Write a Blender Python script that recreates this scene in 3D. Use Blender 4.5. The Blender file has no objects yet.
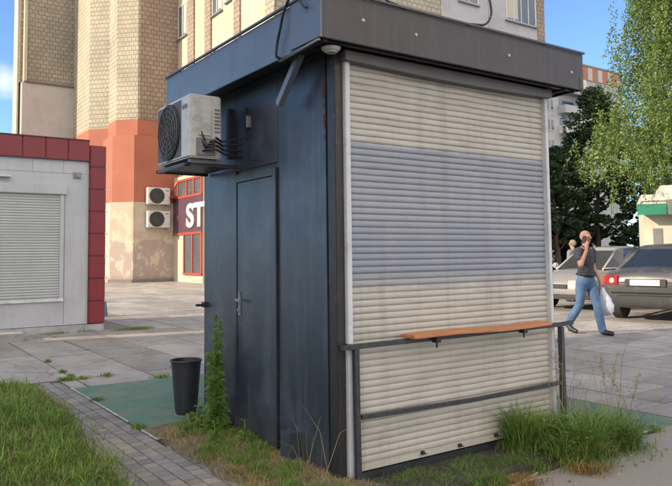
import bpy, bmesh, math, random
import numpy as np
from mathutils import Vector, Matrix
random.seed(7); rng = np.random.default_rng(7)
sc = bpy.context.scene; col = sc.collection
# ------------------------------------------------------------------ camera
A = math.radians(34.758)
cam = bpy.data.objects.new('camera', bpy.data.cameras.new('camera')); col.objects.link(cam); sc.camera = cam
PIT, ROLL = math.radians(3.717), math.radians(.656)
R_ = Matrix.Rotation(PIT, 3, 'X') @ Matrix.Rotation(ROLL, 3, 'Y')
cx, fw, up = R_ @ Vector((1, 0, 0)), R_ @ Vector((0, 1, 0)), R_ @ Vector((0, 0, 1))
m = Matrix((( cx.x, up.x, -fw.x, 0), (cx.y, up.y, -fw.y, 0), (cx.z, up.z, -fw.z, 1.38), (0, 0, 0, 1)))
cam.matrix_world = m
cam.data.sensor_width = 36; cam.data.sensor_fit = 'HORIZONTAL'
cam.data.lens = 686.65/672*36
cam.data.shift_y = -(243-210.82)/672
cam.data.clip_start = .05; cam.data.clip_end = 2000
# ------------------------------------------------------------------ light
SUN_EL = math.radians(21); SV = Vector((-.94, -.34, 0)).normalized()   # horizontal direction towards the sun
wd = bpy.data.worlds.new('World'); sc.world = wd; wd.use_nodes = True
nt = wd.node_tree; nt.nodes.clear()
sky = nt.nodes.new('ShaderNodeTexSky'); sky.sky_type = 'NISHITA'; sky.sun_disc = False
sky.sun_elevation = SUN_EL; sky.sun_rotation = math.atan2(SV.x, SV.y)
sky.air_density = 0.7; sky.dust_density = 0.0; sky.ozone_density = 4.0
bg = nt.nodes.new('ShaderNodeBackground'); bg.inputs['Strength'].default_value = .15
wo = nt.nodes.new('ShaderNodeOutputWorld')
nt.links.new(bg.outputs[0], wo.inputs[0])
# cloud added unseen behind the photographer to brighten and neutralise the shade; one small cloud low on the left
def wn(t, **k):
    n = nt.nodes.new(t)
    for a, v in k.items(): setattr(n, a, v)
    return n
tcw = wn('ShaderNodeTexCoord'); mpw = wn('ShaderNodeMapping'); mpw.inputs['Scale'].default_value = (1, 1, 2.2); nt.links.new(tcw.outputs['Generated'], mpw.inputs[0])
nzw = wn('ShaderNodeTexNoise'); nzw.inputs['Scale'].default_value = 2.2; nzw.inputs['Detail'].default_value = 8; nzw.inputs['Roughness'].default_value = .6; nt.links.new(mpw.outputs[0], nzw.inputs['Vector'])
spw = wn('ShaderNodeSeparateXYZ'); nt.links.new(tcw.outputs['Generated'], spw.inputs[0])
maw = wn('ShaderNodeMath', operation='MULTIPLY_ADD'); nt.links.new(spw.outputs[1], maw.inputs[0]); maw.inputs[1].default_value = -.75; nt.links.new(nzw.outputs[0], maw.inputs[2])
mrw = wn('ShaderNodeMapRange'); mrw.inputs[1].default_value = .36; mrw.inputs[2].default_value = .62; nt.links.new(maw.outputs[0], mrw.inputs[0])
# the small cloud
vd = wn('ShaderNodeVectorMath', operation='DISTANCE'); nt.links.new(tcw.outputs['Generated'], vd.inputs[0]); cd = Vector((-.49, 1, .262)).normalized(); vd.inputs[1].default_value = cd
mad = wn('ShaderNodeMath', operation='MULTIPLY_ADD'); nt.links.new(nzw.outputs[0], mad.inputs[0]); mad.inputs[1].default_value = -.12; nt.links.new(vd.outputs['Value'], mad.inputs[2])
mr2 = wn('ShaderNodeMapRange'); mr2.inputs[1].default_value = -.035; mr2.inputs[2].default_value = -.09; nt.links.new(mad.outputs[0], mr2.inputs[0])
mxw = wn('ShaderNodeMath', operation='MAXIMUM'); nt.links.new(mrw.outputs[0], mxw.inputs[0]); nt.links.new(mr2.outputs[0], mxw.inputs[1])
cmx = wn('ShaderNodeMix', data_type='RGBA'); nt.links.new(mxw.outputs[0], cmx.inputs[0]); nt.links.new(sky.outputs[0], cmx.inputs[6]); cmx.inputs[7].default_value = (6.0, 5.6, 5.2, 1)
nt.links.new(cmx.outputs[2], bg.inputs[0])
sl = bpy.data.lights.new('sun', 'SUN'); sl.energy = 3.3; sl.angle = math.radians(.6); sl.color = (1, .83, .62)
so = bpy.data.objects.new('sun', sl); col.objects.link(so); so.location = (-30, -10, 30)
sd = Vector((SV.x*math.cos(SUN_EL), SV.y*math.cos(SUN_EL), math.sin(SUN_EL)))
so.rotation_euler = sd.to_track_quat('Z', 'Y').to_euler()
sc.view_settings.view_transform = 'Standard'; sc.view_settings.look = 'None'
sc.view_settings.gamma = 1; sc.view_settings.use_curve_mapping = False
sc.view_settings.exposure = 1.0
sc.render.engine = 'CYCLES'
sc.render.resolution_x = 1024; sc.render.resolution_y = 741
# ------------------------------------------------------------------ frames
CX, CY = -.0107, 4.27                       # front-left corner of the kiosk
UX = Vector((math.cos(A), math.sin(A), 0)); UY = Vector((-math.sin(A), math.cos(A), 0))
def K(u, v, z=0): return Vector((CX, CY, 0)) + UX*u + UY*v + Vector((0, 0, z))
def inv(p): p = Vector(p)-Vector((CX, CY, 0)); return (p.dot(UX), p.dot(UY), p.z)
# ------------------------------------------------------------------ materials
MATS = {}
def mat(name, c1, c2=None, scale=4., rough=.6, metal=0., bump=0., bscale=60., dirt=None, dscale=1.5, dlo=.5, dhi=.7, spec=.5, stretch=None, island=0., trans=0., coat=0.):
    if name in MATS: return MATS[name]
    M = bpy.data.materials.new(name); M.use_nodes = True; t = M.node_tree; N = t.nodes; Lk = t.links
    b = N['Principled BSDF']; b.inputs['Roughness'].default_value = rough; b.inputs['Metallic'].default_value = metal
    b.inputs['Specular IOR Level'].default_value = spec; b.inputs['Coat Weight'].default_value = coat
    if trans: b.inputs['Transmission Weight'].default_value = trans
    tc = N.new('ShaderNodeTexCoord'); src = tc.outputs['Object']
    if stretch:
        mp = N.new('ShaderNodeMapping'); mp.inputs['Scale'].default_value = stretch; Lk.new(src, mp.inputs[0]); src = mp.outputs[0]
    def noise(s, d=5, r=.6):
        n = N.new('ShaderNodeTexNoise'); n.inputs['Scale'].default_value = s; n.inputs['Detail'].default_value = d; n.inputs['Roughness'].default_value = r
        Lk.new(src, n.inputs['Vector']); return n.outputs['Fac']
    def ramp(f, lo, hi):
        r = N.new('ShaderNodeMapRange'); r.inputs[1].default_value = lo; r.inputs[2].default_value = hi; r.clamp = True; Lk.new(f, r.inputs[0]); return r.outputs[0]
    def mix(f, a, c):
        x = N.new('ShaderNodeMix'); x.data_type = 'RGBA'
        if hasattr(f, 'links'): Lk.new(f, x.inputs[0])
        else: x.inputs[0].default_value = f
        for s, v in ((6, a), (7, c)):
            if hasattr(v, 'links'): Lk.new(v, x.inputs[s])
            else: x.inputs[s].default_value = (*v, 1)
        return x.outputs[2]
    c2 = c2 or tuple(x*.8 for x in c1)
    c = mix(ramp(noise(scale), .35, .65), c1, c2)
    if dirt: c = mix(ramp(noise(dscale, 8, .7), dlo, dhi), c, dirt)
    if island:
        g = N.new('ShaderNodeNewGeometry'); hs = N.new('ShaderNodeHueSaturation')
        r = N.new('ShaderNodeMapRange'); r.inputs[3].default_value = 1-island; r.inputs[4].default_value = 1+island
        Lk.new(g.outputs['Random Per Island'], r.inputs[0]); Lk.new(r.outputs[0], hs.inputs['Value']); Lk.new(c, hs.inputs['Color']); c = hs.outputs[0]
    Lk.new(c, b.inputs['Base Color'])
    rr = N.new('ShaderNodeMapRange'); rr.inputs[3].default_value = max(0, rough-.08); rr.inputs[4].default_value = min(1, rough+.1)
    Lk.new(noise(scale*2.3), rr.inputs[0]); Lk.new(rr.outputs[0], b.inputs['Roughness'])
    if bump:
        bp = N.new('ShaderNodeBump'); bp.inputs['Strength'].default_value = bump; bp.inputs['Distance'].default_value = .01
        Lk.new(noise(bscale, 6), bp.inputs['Height']); Lk.new(bp.outputs[0], b.inputs['Normal'])
    MATS[name] = M
    return M
def brickmat(name, c1, c2, mortar, bw, bh, ms=.012, axis='u', rough=.85, dirt=None, off=.5, dscale=.4):
    """brick / tile wall; axis picks which local coordinate runs along the wall"""
    M = mat(name, c1, c2, rough=rough); t = M.node_tree; N = t.nodes; Lk = t.links; b = N['Principled BSDF']
    tc = N.new('ShaderNodeTexCoord'); s = N.new('ShaderNodeSeparateXYZ'); Lk.new(tc.outputs['Object'], s.inputs[0])
    cb = N.new('ShaderNodeCombineXYZ')
    if axis == 'uv':
        ad = N.new('ShaderNodeMath'); ad.operation = 'SUBTRACT'; Lk.new(s.outputs[0], ad.inputs[0]); Lk.new(s.outputs[1], ad.inputs[1]); Lk.new(ad.outputs[0], cb.inputs[0])
    else: Lk.new(s.outputs[0 if axis == 'u' else 1], cb.inputs[0])
    Lk.new(s.outputs[2], cb.inputs[1])
    br = N.new('ShaderNodeTexBrick'); br.inputs['Color1'].default_value = (*c1, 1); br.inputs['Color2'].default_value = (*c2, 1)
    br.inputs['Mortar'].default_value = (*mortar, 1); br.inputs['Scale'].default_value = 1; br.inputs['Mortar Size'].default_value = ms
    br.inputs['Brick Width'].default_value = bw; br.inputs['Row Height'].default_value = bh; br.offset = off; br.inputs['Mortar Smooth'].default_value = .3
    Lk.new(cb.outputs[0], br.inputs['Vector'])
    n = N.new('ShaderNodeTexNoise'); n.inputs['Scale'].default_value = dscale; n.inputs['Detail'].default_value = 8; n.inputs['Roughness'].default_value = .65; Lk.new(tc.outputs['Object'], n.inputs['Vector'])
    r = N.new('ShaderNodeMapRange'); r.inputs[1].default_value = .3; r.inputs[2].default_value = .75; r.inputs[3].default_value = 1.1; r.inputs[4].default_value = .72; Lk.new(n.outputs[0], r.inputs[0])
    hs = N.new('ShaderNodeHueSaturation'); Lk.new(r.outputs[0], hs.inputs['Value']); Lk.new(br.outputs[0], hs.inputs['Color']); Lk.new(hs.outputs[0], b.inputs['Base Color'])
    return M
def stain(M, c, boxes):
    """real paint/wear patches: soft boxes in object space (lo, hi, soft) where colour c replaces the base"""
    t = M.node_tree; N = t.nodes; Lk = t.links; b = N['Principled BSDF']
    tc = N.new('ShaderNodeTexCoord'); s = N.new('ShaderNodeSeparateXYZ'); Lk.new(tc.outputs['Object'], s.inputs[0])
    nz = N.new('ShaderNodeTexNoise'); nz.inputs['Scale'].default_value = boxes[0][4]; nz.inputs['Detail'].default_value = 7; Lk.new(tc.outputs['Object'], nz.inputs['Vector'])
    for ax, lo, hi, soft, ns, amp, power in boxes:
        z = s.outputs[ax]
        ad = N.new('ShaderNodeMath'); ad.operation = 'MULTIPLY_ADD'; Lk.new(nz.outputs[0], ad.inputs[0]); ad.inputs[1].default_value = amp; Lk.new(z, ad.inputs[2])
        r1 = N.new('ShaderNodeMapRange'); r1.inputs[1].default_value = lo+amp/2-soft; r1.inputs[2].default_value = lo+amp/2+soft; Lk.new(ad.outputs[0], r1.inputs[0])
        r2 = N.new('ShaderNodeMapRange'); r2.inputs[1].default_value = hi+amp/2+soft; r2.inputs[2].default_value = hi+amp/2-soft; Lk.new(ad.outputs[0], r2.inputs[0])
        mu = N.new('ShaderNodeMath'); mu.operation = 'MULTIPLY'; Lk.new(r1.outputs[0], mu.inputs[0]); Lk.new(r2.outputs[0], mu.inputs[1])
        m2 = N.new('ShaderNodeMath'); m2.operation = 'MULTIPLY'; Lk.new(mu.outputs[0], m2.inputs[0]); m2.inputs[1].default_value = power
        x = N.new('ShaderNodeMix'); x.data_type = 'RGBA'; Lk.new(m2.outputs[0], x.inputs[0])
        old = b.inputs['Base Color'].links[0].from_socket; Lk.new(old, x.inputs[6]); x.inputs[7].default_value = (*c, 1); Lk.new(x.outputs[2], b.inputs['Base Color'])
    return M
def streaks(M, c, power=.5, sc=(14, 14, .8), lo=.52, hi=.75):
    """run marks and dried drips: noise stretched down the sheet"""
    t = M.node_tree; N = t.nodes; Lk = t.links; b = N['Principled BSDF']
    tc = N.new('ShaderNodeTexCoord'); mp = N.new('ShaderNodeMapping'); mp.inputs['Scale'].default_value = sc; Lk.new(tc.outputs['Object'], mp.inputs[0])
    n = N.new('ShaderNodeTexNoise'); n.inputs['Scale'].default_value = 1; n.inputs['Detail'].default_value = 6; n.inputs['Roughness'].default_value = .7; Lk.new(mp.outputs[0], n.inputs['Vector'])
    r = N.new('ShaderNodeMapRange'); r.inputs[1].default_value = lo; r.inputs[2].default_value = hi; r.inputs[4].default_value = power; Lk.new(n.outputs[0], r.inputs[0])
    x = N.new('ShaderNodeMix'); x.data_type = 'RGBA'; Lk.new(r.outputs[0], x.inputs[0]); Lk.new(b.inputs['Base Color'].links[0].from_socket, x.inputs[6]); x.inputs[7].default_value = (*c, 1); Lk.new(x.outputs[2], b.inputs['Base Color'])
    return M
def glassy(name, c, rough=.08):
    return mat(name, c, tuple(x*.7 for x in c), scale=1, rough=rough, spec=1.0)
def leafmat(name, c1, c2, island=.35):
    if name in MATS: return MATS[name]
    M = mat(name, c1, c2, scale=1.2, rough=.55, island=island); t = M.node_tree; N = t.nodes; Lk = t.links
    b = N['Principled BSDF']; tr = N.new('ShaderNodeBsdfTranslucent'); mx = N.new('ShaderNodeMixShader'); mx.inputs[0].default_value = .35
    Lk.new(b.inputs['Base Color'].links[0].from_socket, tr.inputs[0]); Lk.new(b.outputs[0], mx.inputs[1]); Lk.new(tr.outputs[0], mx.inputs[2])
    Lk.new(mx.outputs[0], N['Material Output'].inputs[0]); return M
# ------------------------------------------------------------------ mesh helpers
class MB:
    def __init__(s): s.v = []; s.f = []
    def add(s, vs, fs):
        o = len(s.v); s.v += [tuple(x) for x in vs]; s.f += [tuple(i+o for i in f) for f in fs]; return s
    def box(s, x0, y0, z0, x1, y1, z1):
        if x0 > x1: x0, x1 = x1, x0
        if y0 > y1: y0, y1 = y1, y0
        if z0 > z1: z0, z1 = z1, z0
        return s.add([(x0,y0,z0),(x1,y0,z0),(x1,y1,z0),(x0,y1,z0),(x0,y0,z1),(x1,y0,z1),(x1,y1,z1),(x0,y1,z1)],
                     [(0,3,2,1),(4,5,6,7),(0,1,5,4),(1,2,6,5),(2,3,7,6),(3,0,4,7)])
    def prism(s, poly, z0, z1):
        n = len(poly)
        return s.add([(p[0], p[1], z0) for p in poly]+[(p[0], p[1], z1) for p in poly],
                     [tuple(range(n))[::-1], tuple(range(n, 2*n))]+[(i, (i+1) % n, n+(i+1) % n, n+i) for i in range(n)])
    def tube(s, pts, r, n=8, cap=True):
        pts = [Vector(p) for p in pts]; rs = r if isinstance(r, (list, tuple)) else [r]*len(pts); rings = []
        ref = Vector((0, 0, 1)); o = len(s.v)
        for i, p in enumerate(pts):
            d = (pts[min(i+1, len(pts)-1)]-pts[max(i-1, 0)]).normalized()
            a = d.cross(ref) if abs(d.z) < .95 else d.cross(Vector((1, 0, 0))); a.normalize(); b = d.cross(a)
            for k in range(n):
                t = 2*math.pi*k/n; s.v.append(tuple(p+(a*math.cos(t)+b*math.sin(t))*rs[i]))
        for i in range(len(pts)-1):
            for k in range(n): s.f.append((o+i*n+k, o+i*n+(k+1) % n, o+(i+1)*n+(k+1) % n, o+(i+1)*n+k))
        if cap: s.f.append(tuple(o+k for k in range(n))); s.f.append(tuple(o+(len(pts)-1)*n+k for k in range(n))[::-1])
        return s
    def bar(s, a, b, w, h=None):
        """square bar from a to b"""
        h = h or w; a = Vector(a); b = Vector(b); d = (b-a).normalized()
        x = d.cross(Vector((0, 0, 1))) if abs(d.z) < .95 else Vector((1, 0, 0)); x.normalize(); y = x.cross(d)
        vs = [p+x*w/2*i+y*h/2*j for p in (a, b) for i, j in ((-1,-1),(1,-1),(1,1),(-1,1))]
        return s.add(vs, [(0,1,2,3),(7,6,5,4),(0,4,5,1),(1,5,6,2),(2,6,7,3),(3,7,4,0)])
    def cyl(s, c, r0, z0, r1, z1, n=24):
        return s.tube([(c[0], c[1], z0), (c[0], c[1], z1)], [r0, r1], n)
    def build(s, name, M, parent=None, smooth=False, bevel=0, loc=None, rz=0):
        me = bpy.data.meshes.new(name); me.from_pydata([tuple(x) for x in s.v], [], s.f); me.update()
        bm = bmesh.new(); bm.from_mesh(me); bmesh.ops.recalc_face_normals(bm, faces=bm.faces)
        if bm.calc_volume(signed=True) < 0 and name in ('body', 'cut'): bmesh.ops.reverse_faces(bm, faces=bm.faces)
        if bevel: bmesh.ops.bevel(bm, geom=bm.edges[:], offset=bevel, segments=2, affect='EDGES', clamp_overlap=True)
        bm.to_mesh(me); bm.free()
        if M: me.materials.append(M)
        if smooth: me.shade_smooth()
        o = bpy.data.objects.new(name, me); col.objects.link(o)
        if parent: o.parent = parent
        if loc is not None: o.location = loc; o.rotation_euler = (0, 0, rz)
        return o
def tag(o, label=None, cat=None, group=None, kind=None):
    if label: o['label'] = label
    if cat: o['category'] = cat
    if group: o['group'] = group
    if kind: o['kind'] = kind
    return o
def thing(name, loc, rz, label, cat, group=None):
    o = bpy.data.objects.new(name, None); col.objects.link(o); o.location = loc; o.rotation_euler = (0, 0, rz); o.empty_display_size = .1
    return tag(o, label, cat, group)
def quadmesh(name, P, U, V, M, parent=None, tri=False, loc=None, rz=0):
    """many small faces: centre P, half vectors U and V (numpy Nx3)"""
    n = len(P)
    if tri: vs = np.stack([P-U, P+U, P+V], 1).reshape(-1, 3); k = 3
    else: vs = np.stack([P-U, P-V, P+U, P+V], 1).reshape(-1, 3); k = 4
    me = bpy.data.meshes.new(name); me.vertices.add(n*k); me.vertices.foreach_set('co', vs.astype(np.float32).ravel())
    me.loops.add(n*k); me.loops.foreach_set('vertex_index', np.arange(n*k, dtype=np.int32)); me.polygons.add(n)
    me.polygons.foreach_set('loop_start', np.arange(0, n*k, k, dtype=np.int32)); me.polygons.foreach_set('loop_total', np.full(n, k, np.int32))
    me.update(); me.validate(); me.materials.append(M)
    o = bpy.data.objects.new(name, me); col.objects.link(o)
    if parent: o.parent = parent
    if loc is not None: o.location = loc; o.rotation_euler = (0, 0, rz)
    return o
ORI = K(0, 0)
def struct(mb, name, M, **k): return tag(mb.build(name, M, loc=ORI, rz=A, **k), kind='structure')

# ------------------------------------------------------------------ materials used
m_navy = mat('navy_paint', (.032,.042,.066), (.015,.022,.038), scale=1.5, rough=.38, bump=.16, bscale=3.5, dirt=(.085,.10,.14), dscale=1.9, dlo=.5, dhi=.8, spec=.6)
stain(m_navy, (.115,.10,.08), [(2, -.4, .10, .16, 7.0, .45, .55)]); streaks(m_navy, (.10,.115,.145), .45); streaks(m_navy, (.012,.02,.04), .6, (5,5,.9))
m_fasc_sky = mat('fascia_sky_tint', (.12,.15,.195), (.10,.127,.168), scale=2, rough=.4, bump=.06, bscale=4, dirt=(.09,.11,.14), dscale=5, dlo=.55, dhi=.8, spec=.6)  # sky reflection put into the colour: bluer and lighter on the side fascia
m_fasc = mat('fascia_front_paint', (.066,.056,.055), (.056,.047,.047), scale=3, rough=.5, bump=.1, bscale=40, dirt=(.09,.08,.075), dscale=6, dlo=.6, dhi=.85)
streaks(m_fasc, (.12,.11,.10), .4); streaks(m_fasc_sky, (.07,.09,.12), .5)
m_black = mat('black_steel', (.018,.02,.028), (.03,.032,.04), scale=8, rough=.45, bump=.1)
m_steel = mat('dark_rail_paint', (.028,.03,.042), (.05,.052,.06), scale=20, rough=.4, bump=.15, dirt=(.09,.07,.055), dscale=30, dlo=.6, dhi=.75)
m_white = mat('white_metal', (.6,.62,.66), (.52,.54,.58), scale=9, rough=.5, dirt=(.34,.34,.36), dscale=6, dlo=.5, dhi=.8)
m_acw = mat('ac_white', (.62,.63,.62), (.55,.56,.55), scale=6, rough=.5, dirt=(.3,.29,.27), dscale=7, dlo=.5, dhi=.75)
m_grille = mat('ac_grille', (.03,.03,.032), rough=.6)
m_gray = mat('grey_metal', (.25,.26,.28), rough=.5, dirt=(.15,.14,.13), dscale=12)
m_wood = mat('orange_wood', (.60,.25,.10), (.46,.18,.075), scale=3, stretch=(2, 30, 30), rough=.55, bump=.3, bscale=10, dirt=(.25,.13,.07), dscale=2)
m_rust = mat('rust', (.16,.06,.03), (.09,.045,.03), scale=40, rough=.9)

# ------------------------------------------------------------------ ground
g = mat('soil', (.10,.085,.065), (.07,.06,.045), scale=3, rough=.95, bump=.6, bscale=30)
MB().box(-300,-60,-.45,300,420,-.25).build('ground', mat('far_ground', (.16,.145,.125), (.11,.10,.085), scale=.2, rough=.9, bump=.3, bscale=6)) and None
tag(bpy.data.objects['ground'], kind='structure')
slab_m = mat('concrete_slab', (.37,.345,.32), (.29,.272,.255), scale=1.1, rough=.85, bump=.6, bscale=45, dirt=(.19,.168,.15), dscale=2.3, dlo=.47, dhi=.75, island=.2)
def cracks(M, c=(.09,.08,.07)):
    t = M.node_tree; N = t.nodes; Lk = t.links; b = N['Principled BSDF']; tc = N.new('ShaderNodeTexCoord')
    n = N.new('ShaderNodeTexNoise'); n.inputs['Scale'].default_value = 2.5; n.inputs['Detail'].default_value = 5; Lk.new(tc.outputs['Object'], n.inputs['Vector'])
    a = N.new('ShaderNodeVectorMath'); a.operation = 'MULTIPLY_ADD'; Lk.new(n.outputs['Color'], a.inputs[0]); a.inputs[1].default_value = (.5,.5,0); Lk.new(tc.outputs['Object'], a.inputs[2])
    v = N.new('ShaderNodeTexVoronoi'); v.feature = 'DISTANCE_TO_EDGE'; v.inputs['Scale'].default_value = .55; Lk.new(a.outputs[0], v.inputs['Vector'])
    r = N.new('ShaderNodeMapRange'); r.inputs[1].default_value = .002; r.inputs[2].default_value = .009; r.inputs[3].default_value = .45; r.inputs[4].default_value = 0; Lk.new(v.outputs[0], r.inputs[0])
    x = N.new('ShaderNodeMix'); x.data_type = 'RGBA'; Lk.new(r.outputs[0], x.inputs[0]); Lk.new(b.inputs['Base Color'].links[0].from_socket, x.inputs[6]); x.inputs[7].default_value = (*c, 1); Lk.new(x.outputs[2], b.inputs['Base Color'])
cracks(slab_m)
def cell(mb, u0, u1, v0, v1, z, gap=.016, jit=.002, th=.03):
    z0 = z-th; zs = [z+random.uniform(-jit, jit) for _ in range(4)]; g_ = gap*random.uniform(.4, 1.3)
    u0 += g_; v0 += g_; u1 -= gap*.5; v1 -= gap*.5
    mb.add([(u0,v0,z0),(u1,v0,z0),(u1,v1,z0),(u0,v1,z0),(u0,v0,zs[0]),(u1,v0,zs[1]),(u1,v1,zs[2]),(u0,v1,zs[3])],
           [(4,5,6,7),(0,1,5,4),(1,2,6,5),(2,3,7,6),(3,0,4,7)])
sb = MB(); SU, SV_ = .80, 2.35
for i in range(-14, 40):
    u0 = -.36+i*SU
    for j in range(-4, 16):
        v0 = 4.78+j*SV_ + (0 if i < 4 else .35)
        if i < 4 and v0 < 4.7:
            if v0+SV_ > 4.5 and i >= -1: cell(sb, max(u0, -.53), u0+SU, 4.165, 4.78, 0)
            continue
        if i == 4 and v0 < 4: 
            if v0+SV_ < -.3: continue
        if i >= 5 and v0+SV_ < -.15: continue
        a, b = v0, v0+SV_
        if i == 4: a = max(a, -.42)
        if i == 4 and b < 0: continue
        if i >= 5: a = max(a, -.42)
        # the long slabs are laid in pairs of about square plates on the right side
        parts = [(a, b)] if i < 4 else [(a, (a+b)/2), ((a+b)/2, b)]
        for a_, b_ in parts:
            if b_-a_ > .25: cell(sb, max(u0, 3.16) if i == 4 and a_ < 4.1 else u0, u0+SU, max(a_, 4.165) if i == 4 and a_ < 4.165 < b_ and False else a_, b_, 0)
struct(sb, 'pavement', slab_m)
pd = MB().box(-13, -.455, -.2, 34, 45, -.012).box(-13, -8, -.2, .06, -.4551, -.012); struct(pd, 'joint_soil', mat('joint_soil', (.06,.055,.042), (.035,.032,.024), scale=8, rough=.95, bump=.5))
# small pavers beside the carpet
pb = MB()
for i in range(0, 18):
    u0 = -.545-.1*(i+1)
    for j in range(-60, 50):
        v0 = -.6+j*.105+(.05 if i % 2 else 0)
        if v0 > 4.68: continue
        cell(pb, u0, u0+.1, v0, v0+.105, 0, .007, .0015, .03)
for i in range(0, 6):                                       # the pavers run on in front of the dry grass
    u0 = -.545+.1*i
    for j in range(-55, 30):
        v0 = -.9+j*.105+(.05 if i % 2 else 0)
        if v0 < 1.35-i*.5: cell(pb, u0, u0+.1, v0, v0+.105, 0, .007, .0015, .03)
struct(pb, 'paver_path', mat('grey_paver', (.27,.255,.25), (.20,.19,.188), scale=3, rough=.9, bump=.5, bscale=120, dirt=(.34,.29,.225), dscale=1.6, dlo=.5, dhi=.65, island=.2))
# asphalt in front (slopes down to the left)
ap = MB()
nu, nv = 30, 16
gv = [( -.42+ i*(9/nu), -.46-j*(5/nv)) for j in range(nv+1) for i in range(nu+1)]
def az(u, v): return -.10*max(0, min(1, (2.3-u)/1.6)) + .002*math.sin(u*5)*math.cos(v*4)-.001
ap.add([(u, v + (.05*math.sin(u*7)+.03*math.sin(u*17) if j == 0 else 0), az(u, v)) for j in range(nv+1) for i in range(nu+1) for u, v in [gv[j*(nu+1)+i]]],
       [(j*(nu+1)+i, j*(nu+1)+i+1, (j+1)*(nu+1)+i+1, (j+1)*(nu+1)+i) for j in range(nv) for i in range(nu)])
stain(mat('old_asphalt', (.20,.18,.172), (.15,.135,.13), scale=2, rough=.9, bump=.8, bscale=90, dirt=(.31,.27,.235), dscale=1.2, dlo=.45, dhi=.7), (.32,.29,.26), [(0, 1.0, 99, .2, 3.0, .6, .85)])
asph = struct(ap, 'asphalt_path', mat('old_asphalt', (.20,.18,.172), (.15,.135,.13), scale=2, rough=.9, bump=.8, bscale=90, dirt=(.31,.27,.235), dscale=1.2, dlo=.45, dhi=.7))
# green carpet
cm = mat('green_carpet', (.115,.225,.16), (.095,.185,.135), scale=6, rough=.95, bump=.5, bscale=250, dirt=(.24,.215,.185), dscale=1.9, dlo=.46, dhi=.75)
cp = MB().prism([(-.53,1.62),(-.03,1.62),(-.03,4.15),(-.53,4.15)], -.02, .006)
cp.prism([(-.03,1.99),(2.1,1.99),(2.1,4.15),(-.03,4.15)], -.02, .006); cp.prism([(2.1,-.45),(3.13,-.45),(3.13,4.15),(2.1,4.15)], -.02, .006)
tag(cp.build('carpet', cm, loc=ORI, rz=A), 'faded green artificial turf mat under and around the dark kiosk', 'carpet')
car_ = bpy.data.objects['carpet']
for a, b in (((-.545,4.15),(-.54,3.4)), ((-.54,3.34),(-.537,2.3)), ((-.54,1.95),(-.54,1.62)), ((-.54,1.61),(-.33,1.63)), ((2.2,-.455),(2.62,-.46))): MB().bar((a[0],a[1],.010),(b[0],b[1],.010),.014,.008).build('edge_strip', mat('worn_white_strip', (.6,.6,.58), (.22,.22,.2), scale=25, rough=.7), car_)
# soil strip beside and in front of the kiosk
so_ = MB(); pts = []
for i in range(25):
    for j in range(9):
        v = -1.15+i*(3.05/24); u = -.47+j*(.56/8)+max(0, (.5-v))*.28
        pts.append((u-.09+.03*math.sin(v*9), v, .012+.03*math.sin(j/8*3.1)+random.uniform(0, .008)-.05*(j in (0,))))
so_.add(pts, [(i*9+j, i*9+j+1, (i+1)*9+j+1, (i+1)*9+j) for i in range(24) for j in range(8)])
struct(so_, 'dry_soil_strip', mat('dry_soil', (.17,.14,.09), (.10,.085,.05), scale=10, rough=.95, bump=.8, bscale=60), smooth=True)
s2 = MB(); pts = []
for i in range(31):
    for j in range(7):
        u = .0+i*(2.35/30); v = -.56+j*(.58/6)+.05*math.sin(u*6)
        pts.append((u, v, az(u, -.5)+.015+.035*math.sin(j/6*3.1)-.05*(j == 0)+random.uniform(0, .008)))
s2.add(pts, [(i*7+j, i*7+j+1, (i+1)*7+j+1, (i+1)*7+j) for i in range(30) for j in range(6)])
struct(s2, 'soil_bed', mat('dark_soil', (.075,.07,.05), (.05,.047,.035), scale=10, rough=.95, bump=.8, bscale=60), smooth=True)
# lawn soil
LAWN = [(-1.08,-3.5),(-1.07,.7),(-1.0,2.0),(-.86,3.2),(-.88,4.4),(-1.08,4.72),(-1.6,4.85),(-9,4.75),(-9,-3.5)]
struct(MB().prism(LAWN, -.1, .014), 'lawn_soil', mat('lawn_soil', (.06,.07,.03), (.085,.075,.045), scale=6, rough=.95, bump=.6))

# ------------------------------------------------------------------ the dark kiosk
W, D = 2.05, 1.96
kk = thing('kiosk', K(0, 0, 0), A, 'dark navy metal kiosk with a closed cream and blue roller shutter, nearest the camera', 'kiosk')
MB().box(0.012, 0, -.13, W, D, 2.71).build('wall', m_navy, kk)
s = MB()                                                   # sheet panels of the left side
for a, b in ((.085, .69), (1.36, D)): s.box(-.002, a, .0, .013, b, 2.70)
s.box(-.002, .694, 2.05, .013, 1.356, 2.70)
s.build('side_panel', m_navy, kk, bevel=.001)
cpst = MB().box(-.012, -.035, -.13, .05, .05, 2.70).build('corner_post', mat('corner_post_paint', (.017,.017,.022), (.028,.026,.03), scale=5, rough=.45, dirt=(.11,.07,.055), dscale=14, dlo=.58, dhi=.72), kk, bevel=.003)
rp = MB()
for k in range(14):
    z = 2.12+random.random()*.42; v = .1+random.uniform(-.012, .012); h = random.uniform(.008, .03)
    rp.box(-.0045, v-h*.35, z-h, -.002, v+h*.3, z+h*.8)
rp.build('rust_spot', m_rust, kk)
MB().box(W-.03, -.03, -.13, W+.012, D, 2.70).build('corner_post', m_black, kk, bevel=.003)
MB().box(.04, -.03, -.14, W-.02, -.001, .035).build('plinth', m_black, kk)
for a, b in ((.052, .090), (1.984, 2.020)):
    MB().box(a, -.062, -.02, b, 0, 2.63).build('guide_rail', m_white, kk, bevel=.004)
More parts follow.
